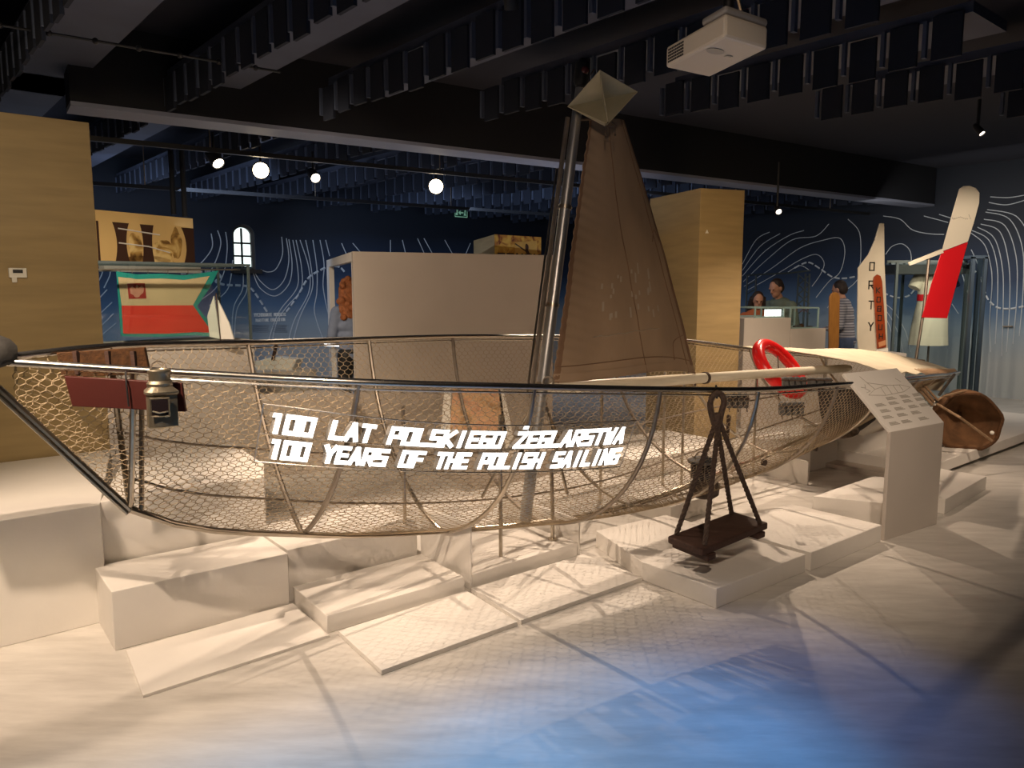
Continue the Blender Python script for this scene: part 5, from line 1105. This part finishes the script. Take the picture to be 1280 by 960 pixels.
q = MB(); ell(q, [(336, 7, .05, 1), (338, 13, .08, 1), (343, 20, .11, 1), (352, 20.5, .13, 1), (360, 19, .13, 1), (370, 18, .13, 1), (376, 18, .13, 1), (395, 20, .16, 0), (415, 21.5, .18, -1), (431, 22.5, .20, -1)], pleat=0.05); q.build('bodice_and_skirt', dress_m, dress, ang=80)
for s in (-1, 1):
    q = MB(); a = V((dc_.x + (1 + s * 16) * sx_, dc_.y, zz(343))); b = V((dc_.x + (1 + s * 25) * sx_, dc_.y - .02, zz(360))); q.tube([a, lerp(a, b, .5), b], [0.075, 0.085, 0.08], 14); q.build('sleeve', dress_m if s < 0 else mat('navy_sleeve', (0.03, 0.04, 0.12), 0.8), dress)
q = MB(); ell(q, [(368, 18.8, .136, 1), (376, 18.8, .136, 1)]); q.build('belt', vane_red, dress)
q = MB(); q.tube([V((dc_.x, dc_.y, 0.0)), V((dc_.x, dc_.y, zz(333)))], 0.014, 8); q.lathe([(0.16, 0.0), (0.16, 0.012), (0.02, 0.02)], V((dc_.x, dc_.y, 0)), Z, 20); q.ball(V((dc_.x + sx_, dc_.y, zz(335))), (0.05, 0.05, 0.04)); q.build('stand', dull_steel, dress)
# tall glass cabinet door pieces right of the dress
cb2 = thing('glass_cabinet', 'tall narrow glass cabinet with dark posts right of the dress', 'display case', PY(1212, 490, 9.9) * 1.0)
WORLD[cb2.name].z = 0; cb2.location.z = 0
q = MB()
for x, d in ((1206, 0), (1221, .0), (1214, .5)): p = PY(x, 470, 10.0 + d); q.box(V((p.x, p.y, 1.0)), V((0.02, 0, 0)), V((0, 0.02, 0)), Z * 1.0)
q.build('post', mat('dark_blue_post', (0.025, 0.04, 0.06), 0.5), cb2, smooth=False)
q = MB(); a = PY(1206, 470, 10.0); b = PY(1221, 470, 10.0); q.box(V(((a.x + b.x) / 2, a.y, 1.0)), V(((b.x - a.x) / 2 - .02, 0, 0)), V((0, .003, 0)), Z * 0.97); q.build('glass_pane', glass, cb2, smooth=False)
q = MB(); q.box(V(((a.x + b.x) / 2, a.y + .25, 2.0)), V(((b.x - a.x) / 2 + .02, 0, 0)), V((0, .27, 0)), Z * 0.02); q.build('top', mat('dark_blue_post', (0, 0, 0)), cb2, smooth=False)
# white counter with two glass cases
cY = 8.7; cz = PY(930, 398, cY).z; cq0 = PY(929, 440, cY); cq1 = PY(1031, 440, cY + .35); cq0.z = cq1.z = 0; cuu = (cq1 - cq0); cl_ = cuu.length; cuu.normalize(); cnn = V((-cuu.y, cuu.x, 0))
q = MB(); q.prism([cq0, cq0 + cuu * cl_ * .56, cq0 + cuu * cl_ * .56 + cnn * .56, cq0 + cnn * .56], (0, 0, cz)); tag(q.build('display_counter', counter_paint, smooth=False, bevel=0.004), 'pale counter with the lit label, in front of the girl and man', 'counter')
cz2 = PY(1000, 411, cY + .25).z
q = MB(); q.prism([cq0 + cuu * cl_ * .565, cq1, cq1 + cnn * .56, cq0 + cuu * cl_ * .565 + cnn * .56], (0, 0, cz2)); tag(q.build('display_counter', counter_paint, smooth=False, bevel=0.004), 'lower pale counter under the small glass case right of the lit label', 'counter')
def glass_box(name, label, o, u, lu, n, ln, z0, z1):
    t = thing(name, label, 'display case', o + Z * z0)
    q = MB()
    for a in (0, 1):
        for b in (0, 1): q.box(o + u * lu * a + n * ln * b + Z * (z0 + z1) / 2, u * 0.008, n * 0.008, Z * (z1 - z0) / 2)
    for b in (0, 1):
        for z in (z0 + .008, z1): q.box(o + u * lu * .5 + n * ln * b + Z * z, u * lu / 2, n * .008, Z * .007)
    for a in (0, 1): q.box(o + u * lu * a + n * ln * .5 + Z * z1, u * .008, n * ln / 2, Z * .007)
    q.build('case_edges', acrylic_side, t, smooth=False)
    q = MB(); q.box(o + u * lu * .5 + Z * (z0 + z1) / 2 + n * 0.001, u * (lu / 2 - .01), n * .002, Z * ((z1 - z0) / 2 - .01)); q.build('glass_pane', glass, t, smooth=False); return t
glass_box('counter_case', 'low glass case over the lit label on the pale counter', cq0 + cuu * .18 + cnn * .06, cuu, cl_ * .56 - .24, cnn, .42, cz, cz + 0.115)
glass_box('counter_case', 'small glass case with dark finds on the lower counter', cq0 + cuu * (cl_ * .565 + .03) + cnn * .06, cuu, cl_ * .435 - .10, cnn, .42, cz2, cz2 + 0.24)
q = MB(); ll = PY(966, 391, cY + .22); q.box(ll, cuu * 0.112, cnn * .005, Z * .040); tag(q.build('lit_label', label_glow, smooth=False), 'glowing white label on the pale counter before the man', 'label')
for k, (px, py, rx, rz_) in enumerate(((997, 408, .06, .02), (1002, 404, .03, .03), (1012, 408, .04, .015))):
    q = MB(); p = PY(px, py, cY + .45); p.z = cz2 + rz_ * .8; q.ball(p, (rx, .04, rz_), 10, 7); tag(q.build('small_find', grey_vest if k != 1 else wood_worn), ('flat dark find at the left in the small glass case', 'round brownish find in the middle of the small glass case', 'flat dark find at the right in the small glass case')[k], 'artefact', 'finds in the small glass case')
# dark lattice stand behind the man
lt = thing('lattice_stand', 'dark metal lattice stand behind the girl and man', 'stand', PY(970, 400, 11.2)); lt.location.z = 0; WORLD[lt.name].z = 0
q = MB()
def lap(x, y): return PY(x, y, 11.2)
for x in (934, 945, 998, 1007, 1012): a = lap(x, 342 if x > 990 else 344); q.tube([V((a.x, a.y, 0)), a], 0.014, 6)
q.tube([lap(932, 344), lap(990, 341), lap(1013, 338)], 0.014, 6)
for k in range(4): y = 344 + k * 12; q.tube([lap(998, y), lap(1012, y + 12)], 0.010, 5); q.tube([lap(1012, y), lap(998, y + 12)], 0.010, 5)
for k in range(4): y = 350 + k * 10; q.tube([lap(933, y + 8), lap(946, y)], 0.008, 5)
q.build('truss', mat('dark_truss', (0.05, 0.07, 0.08), 0.5), lt)
# far case by the sail's edge
fcs = thing('wall_case', 'narrow white-lit glass case between the sail edge and plywood column', 'display case', PY(856, 445, 8.6))
q = MB(); a = PY(851, 430, 8.6); b = PY(864, 430, 8.6)
for p in (a, b): q.box(V((p.x, p.y, 0.85)), V((.012, 0, 0)), V((0, .012, 0)), Z * .80)
q.box(V(((a.x + b.x) / 2, a.y, 1.64)), V(((b.x - a.x) / 2, 0, 0)), V((0, .02, 0)), Z * .012); q.build('case_edges', white_paint, fcs, smooth=False)
q = MB(); q.box(V(((a.x + b.x) / 2, a.y + .2, 0.85)), V(((b.x - a.x) / 2, 0, 0)), V((0, .01, 0)), Z * .78); q.build('back_panel', white_paint, fcs, smooth=False)
q = MB(); q.box(PY(855, 371, 8.62), V((.025, 0, 0)), V((0, .02, 0)), Z * .012); q.build('lamp', label_glow, fcs, smooth=False)

# ------------------------------------------------------------------ people
def remeshed(q, voxel, sm_it=4):
    me = bpy.data.meshes.new('tmp'); me.from_pydata(q.v, [], q.f); o = bpy.data.objects.new('tmp', me); COL.objects.link(o)
    r = o.modifiers.new('r', 'REMESH'); r.mode = 'VOXEL'; r.voxel_size = voxel
    s = o.modifiers.new('s', 'SMOOTH'); s.factor = 0.5; s.iterations = sm_it
    dg = bpy.context.evaluated_depsgraph_get(); out = bpy.data.meshes.new_from_object(o.evaluated_get(dg)); bpy.data.objects.remove(o); bpy.data.meshes.remove(me); out.shade_smooth(); return out
def person(label, loc, yaw, H, lean, headyaw, skin_m, hair_m, shirt_m, legs_m, long_hair=False, curly=False, arms='front', group=None):
    root = thing('person', label, 'person', loc, group); root.rotation_euler = (0, 0, yaw)
    k = H / 1.75; L = math.radians(lean)
    def T(x, y, z):                        # bend the trunk forward above the hips
        if z > 0.92: dz = z - 0.92; y, z = y + dz * math.sin(L), 0.92 + dz * math.cos(L) + (0)
        return V((x, y, z)) * k
    def chain(q, pts, rs, n=12):
        P = [T(*p) for p in pts]; q.tube(P, [r * k for r in rs], n)
        for p, r in zip(P, rs): q.ball(p, r * k, 10, 8)
    body = MB()
    def torso(q, g):
        for z, w, d in ((0.92, .165, .11), (1.02, .150, .10), (1.12, .150, .105), (1.24, .165, .115), (1.34, .175, .115), (1.42, .150, .09)):
            c = T(0, 0, z); q.ball(c, ((w + g) * k, (d + g) * k, (.085 + g) * k), 16, 10)
    torso(body, 0)
    chain(body, [(0, 0, 1.42), (0, .01, 1.53)], [.055, .052])
    hc = T(0, .03, 1.635); hy = headyaw
    fwd = V((math.sin(hy), math.cos(hy), -0.25 - math.sin(L) * .6)).normalized(); sid = V((math.cos(hy), -math.sin(hy), 0)).normalized(); upv = sid.cross(fwd).normalized()
    def hp(a, b, c): return hc + (sid * a + fwd * b + upv * c) * k
    def eb(q, c, r, n=14, m=10):           # ellipsoid in head axes
        o = MB(); o.ball((0, 0, 0), r, n, m); q.add([c + (sid * v[0] + fwd * v[1] + upv * v[2]) * k for v in o.v], o.f)
    eb(body, hp(0, 0, .02), (.074, .092, .10)); eb(body, hp(0, .03, -.055), (.055, .062, .055))
    eb(body, hp(0, .098, -.012), (.014, .020, .022)); eb(body, hp(0, .085, .015), (.010, .014, .03))
    for s in (-1, 1): eb(body, hp(s * .076, -.005, -.005), (.010, .018, .03)); eb(body, hp(s * .03, .080, .028), (.026, .012, .010))
    eb(body, hp(0, .082, -.058), (.024, .012, .008)); eb(body, hp(0, .075, -.085), (.022, .018, .016))
    armp = {}
    for s in (-1, 1):
        if arms == 'front': pts = [(s * .175, 0, 1.40), (s * .23, .04, 1.14), (s * .15, .26, 1.08)]
        elif arms == 'up': pts = [(s * .175, 0, 1.40), (s * .25, .10, 1.20), (s * .14, .25, 1.34)]
        else: pts = [(s * .175, 0, 1.40), (s * .24, .02, 1.12), (s * .245, .07, .88)]
        armp[s] = pts; chain(body, pts, [.052, .042, .028])
        w = T(*pts[2]); e = (w - T(*pts[1])).normalized(); sd2 = V((s, 0, 0)); sd2 = (sd2 - e * sd2.dot(e)).normalized(); nn = e.cross(sd2)
        o = MB(); pc = w + e * .045 * k
        body.box(pc, sd2 * .036 * k, e * .045 * k, nn * .013 * k)
        for i, ln_ in enumerate((.062, .075, .07, .055)):
            b0_ = pc + e * .043 * k + sd2 * (-.028 + .0185 * i) * k; m_ = b0_ + e * ln_ * .55 * k - nn * .006 * k * 1; body.tube([b0_ - e * .02 * k, m_, m_ + (e * .75 - nn * .5 * s) * ln_ * .45 * k], [.0085 * k, .008 * k, .0065 * k], 8)
        t0_ = pc - sd2 * .034 * k - e * .02 * k; body.tube([t0_, t0_ + (-sd2 * .6 + e * .7) * .035 * k, t0_ + (-sd2 * .5 + e * .95) * .062 * k], [.011 * k, .0095 * k, .008 * k], 8)
        hipx = s * .09
        chain(body, [(hipx, 0, .90), (hipx * 1.1, .02, .48), (hipx * 1.15, -.01, .08)], [.088, .056, .040]); chain(body, [(hipx * 1.15, 0, .045), (hipx * 1.25, .14, .03)], [.04, .032])
    bm_ = remeshed(body, 0.009 * k, 3); bm_.materials.append(skin_m); o = bpy.data.objects.new('body', bm_); COL.objects.link(o); o.parent = root
    sh_ = MB(); torso(sh_, .016); chain(sh_, [(0, 0, 1.40), (0, .0, 1.46)], [.085, .072])
    for s in (-1, 1):
        p = armp[s]; mid = tuple(lerp(p[1][i], p[2][i], .75) for i in range(3)); chain(sh_, [p[0], p[1], mid], [.070, .058, .045])
    m_ = remeshed(sh_, 0.014 * k, 4); m_.materials.append(shirt_m); o = bpy.data.objects.new('shirt', m_); COL.objects.link(o); o.parent = root
    tr_ = MB(); tr_.ball(T(0, 0, .93), (.180 * k, .128 * k, .085 * k), 16, 10)
    for s in (-1, 1): chain(tr_, [(s * .09, 0, .90), (s * .10, .02, .48), (s * .105, -.01, .10)], [.102, .074, .062])
    m_ = remeshed(tr_, 0.014 * k, 4); m_.materials.append(legs_m); o = bpy.data.objects.new('trousers', m_); COL.objects.link(o); o.parent = root
    for s in (-1, 1):
        q = MB(); c = V((s * .115 * k, .06 * k, .045 * k)); q.ball(c, (.052 * k, .135 * k, .045 * k), 12, 8); bm2 = bpy.data.meshes.new('shoe'); bm2.from_pydata(q.v, [], q.f); bm2.materials.append(shoe_m); bm2.shade_smooth(); o = bpy.data.objects.new('shoe', bm2); COL.objects.link(o); o.parent = root
    hr = MB(); eb(hr, hp(0, -.022, .045), (.083, .090, .088)); eb(hr, hp(0, -.045, 0.0), (.080, .070, .085))
    if long_hair:
        for s in (-1, -.5, 0, .5, 1):
            a = hp(s * .07, -.04 + (0.02 if abs(s) == 1 else -.03), .04); b = hp(s * .085, -.05, -.12); c = hp(s * .10, -.04 - .03 * (1 - abs(s)), -.30 if not curly else -.34); hr.tube([a, b, c], [.045 * k, .05 * k, .03 * k], 10)
            if curly:
                for j in range(8): eb(hr, lerp(b, c, j / 8) + V((random.uniform(-.04, .04), random.uniform(-.03, .03), random.uniform(-.03, .03))) * k, (.045, .045, .04), 8, 6)
        if curly:
            for j in range(24): a = random.uniform(0, 2 * PI); eb(hr, hp(.085 * math.cos(a), -.05 + random.uniform(-.05, .03), .03 + .09 * math.sin(a)), (.04, .04, .04), 8, 6)
    m_ = remeshed(hr, 0.010 * k, 2); m_.materials.append(hair_m); o = bpy.data.objects.new('hair', m_); COL.objects.link(o); o.parent = root
    q = MB()
    for s in (-1, 1): o2_ = MB(); o2_.ball((0, 0, 0), (.010, .006, .006), 8, 6); c = hp(s * .03, .092, .014); q.add([c + (sid * v[0] + fwd * v[1] + upv * v[2]) * k for v in o2_.v], o2_.f)
    me_ = bpy.data.meshes.new('eyes'); me_.from_pydata(q.v, [], q.f); me_.materials.append(black_m); o = bpy.data.objects.new('eyes', me_); COL.objects.link(o); o.parent = root
    return root
def gnd(px, Y): p = PY(px, 400, Y); return V((p.x, p.y, 0))
person('man in a grey-green hooded jacket bending his head over the pale counter', gnd(982, 10.25), math.radians(125), 1.74, 16, 0.1, skin, hair_dark, cloth_green, cloth_denim, arms='front')
person('girl with long dark hair in orange behind the pale counter', gnd(945, 9.85), math.radians(175), 1.55, 3, 0.0, skin, hair_dark, cloth_orange, cloth_denim, long_hair=True, arms='front')
person('person in a grey striped top behind the rounded orange board', gnd(1060, 10.4), math.radians(60), 1.70, 8, 0.3, skin, hair_dark, striped, cloth_denim, arms='front')
person('person with long curly ginger hair and pale blue sleeves inside the white booth', gnd(440, 8.55), math.radians(40), 1.68, 4, 0.2, skin, hair_orange, cloth_blue, shoe_m, long_hair=True, curly=True, arms='front')

# ------------------------------------------------------------------ lights
def spot(name, loc, target, power, col, size, blend=0.6, rad=0.04):
    l = bpy.data.lights.new(name, 'SPOT'); l.energy = power; l.color = col; l.spot_size = math.radians(size); l.spot_blend = blend; l.shadow_soft_size = rad
    o = bpy.data.objects.new(name, l); COL.objects.link(o); o.location = loc; o.rotation_euler = (V(target) - V(loc)).to_track_quat('-Z', 'Y').to_euler(); return o
def area(name, loc, target, power, col, sx, sy):
    l = bpy.data.lights.new(name, 'AREA'); l.shape = 'RECTANGLE'; l.size = sx; l.size_y = sy; l.energy = power; l.color = col
    o = bpy.data.objects.new(name, l); COL.objects.link(o); o.location = loc; o.rotation_euler = (V(target) - V(loc)).to_track_quat('-Z', 'Y').to_euler(); return o
WARM = (1.0, 0.765, 0.565); NEUT = (1.0, 0.80, 0.60); LZ = 2.72
spot('bow_lamp', (-2.3, 2.9, LZ), (-1.5, 2.9, 0.0), 95, WARM, 95, 0.8, 0.05)
spot('sign_lamp', (-1.35, 5.35, LZ), (-0.5, 4.5, 0.0), 250, WARM, 62, 0.6, 0.02)
spot('midship_lamp', (1.0, 6.9, LZ), (1.0, 5.5, 0.0), 300, WARM, 66, 0.6, 0.03)
spot('stern_lamp', (2.6, 8.2, LZ), (2.9, 6.5, 0.0), 260, WARM, 70, 0.7, 0.03)
spot('block_lamp', (-1.72, 1.76, LZ), (-1.4, 3.6, 0.3), 250, WARM, 66, 0.8, 0.025)
spot('front_fill', (-0.2, 1.0, LZ), (-0.5, 4.2, 0.55), 240, WARM, 40, 0.9, 0.12)  # unseen fill added to lift the pedestal fronts
spot('front_fill', (0.8, 1.2, LZ), (1.5, 4.8, 0.5), 170, WARM, 50, 0.9, 0.12)  # second unseen fill, added for the fronts farther right
spot('front_fill', (-3.2, 1.4, LZ), (-1.9, 2.7, 0.0), 70, WARM, 70, 1.0, 0.12)  # unseen fill added for the floor at the left
spot('stand_fill', (2.3, 2.6, LZ), (2.6, 5.4, 0.55), 150, WARM, 60, 1.0, 0.10)  # unseen fill added to brighten the information stand
spot('drogue_fill', (4.0, 4.8, LZ), (4.5, 7.0, 0.3), 170, WARM, 60, 1.0, 0.06)  # unseen fill added over the dim drogue corner
spot('partition_lamp', (-1.6, 1.6, LZ), (-3.0, 4.6, 1.1), 140, (1.0, 0.78, 0.52), 80, 1.0, 0.1)
spot('column_lamp', (1.4, 5.6, LZ), (2.2, 8.2, 1.6), 70, (1.0, 0.72, 0.42), 70, 1.0, 0.1)
spot('booth_lamp', (-2.0, 4.9, LZ), (-0.5, 7.4, 1.0), 105, (1.0, 0.78, 0.58), 95, 1.0, 0.1)
spot('sail_fill', (0.1, 0.3, LZ), (0.9, 5.0, 1.75), 110, WARM, 32, 0.9, 0.05)  # unseen fill on the sail, set far forward to shrink the reflector's shadow
spot('vane_lamp', (3.2, 5.8, LZ), (4.8, 8.2, 1.7), 270, NEUT, 40, 0.6, 0.03)
spot('dress_lamp', (5.7, 8.5, LZ), (5.5, 10.5, 1.3), 170, NEUT, 55, 0.8, 0.05)
spot('board_lamp', (3.3, 7.4, LZ), (4.4, 9.3, 1.4), 110, NEUT, 50, 0.8, 0.05)
spot('flag_lamp', (-2.7, 5.0, LZ), (-3.0, 6.9, 1.15), 190, NEUT, 85, 0.8, 0.05)
spot('counter_lamp', (2.6, 7.9, LZ), (3.2, 9.4, 1.0), 60, NEUT, 70, 0.8, 0.05)
spot('blue_floor_lamp', (0.50, 2.15, LZ), (0.45, 2.42, 0.0), 215, (0.055, 0.34, 0.85), 40, 0.9, 0.08)
spot('blue_floor_lamp', (-0.50, 1.70, LZ), (-0.45, 2.02, 0.0), 190, (0.08, 0.40, 0.85), 42, 1.0, 0.08)
spot('blue_floor_lamp', (-1.15, 1.35, LZ), (-1.1, 1.75, 0.0), 110, (0.12, 0.46, 0.80), 40, 1.0, 0.08)
spot('blue_floor_lamp', (1.15, 2.60, LZ), (1.15, 2.88, 0.0), 70, (0.05, 0.24, 0.9), 38, 1.0, 0.08)
spot('hall_fill', (3.1, 7.0, LZ), (2.6, 7.3, 0.0), 170, WARM, 100, 0.8, 0.04)  # unseen fill added to brighten the interior behind the stern net
area('ceiling_fill', (-2.2, 9.2, 2.1), (-2.2, 9.3, 3.4), 22, (0.75, 0.82, 1.0), 7, 3)  # unseen uplight added to brighten the ceiling beyond the beam
area('ceiling_fill', (0.0, 3.0, 2.0), (0.0, 3.1, 3.4), 3, (0.55, 0.68, 1.0), 6, 3)  # weaker unseen uplight added for the near ceiling
area('wall_wash', (-0.5, 10.8, 2.6), (0.8, 13.6, 0.6), 30, (0.60, 0.75, 1.0), 5, 0.4)
area('wall_wash', (-4.5, 8.6, 2.6), (-4.9, 11.6, 0.6), 30, (0.60, 0.75, 1.0), 4, 0.4)
area('end_wall_wash', (5.6, 9.8, 2.6), (7.6, 11.0, 0.5), 34, (1.0, 0.93, 0.84), 3, 0.4)

w = bpy.data.worlds.new('world'); scene.world = w; w.use_nodes = True
w.node_tree.nodes['Background'].inputs['Color'].default_value = (0.25, 0.32, 0.5, 1); w.node_tree.nodes['Background'].inputs['Strength'].default_value = 0.02

vs_ = scene.view_settings; vs_.view_transform = 'Standard'; vs_.look = 'None'; vs_.gamma = 1.0; vs_.use_curve_mapping = False; vs_.exposure = 0.10
scene.display_settings.display_device = 'sRGB'
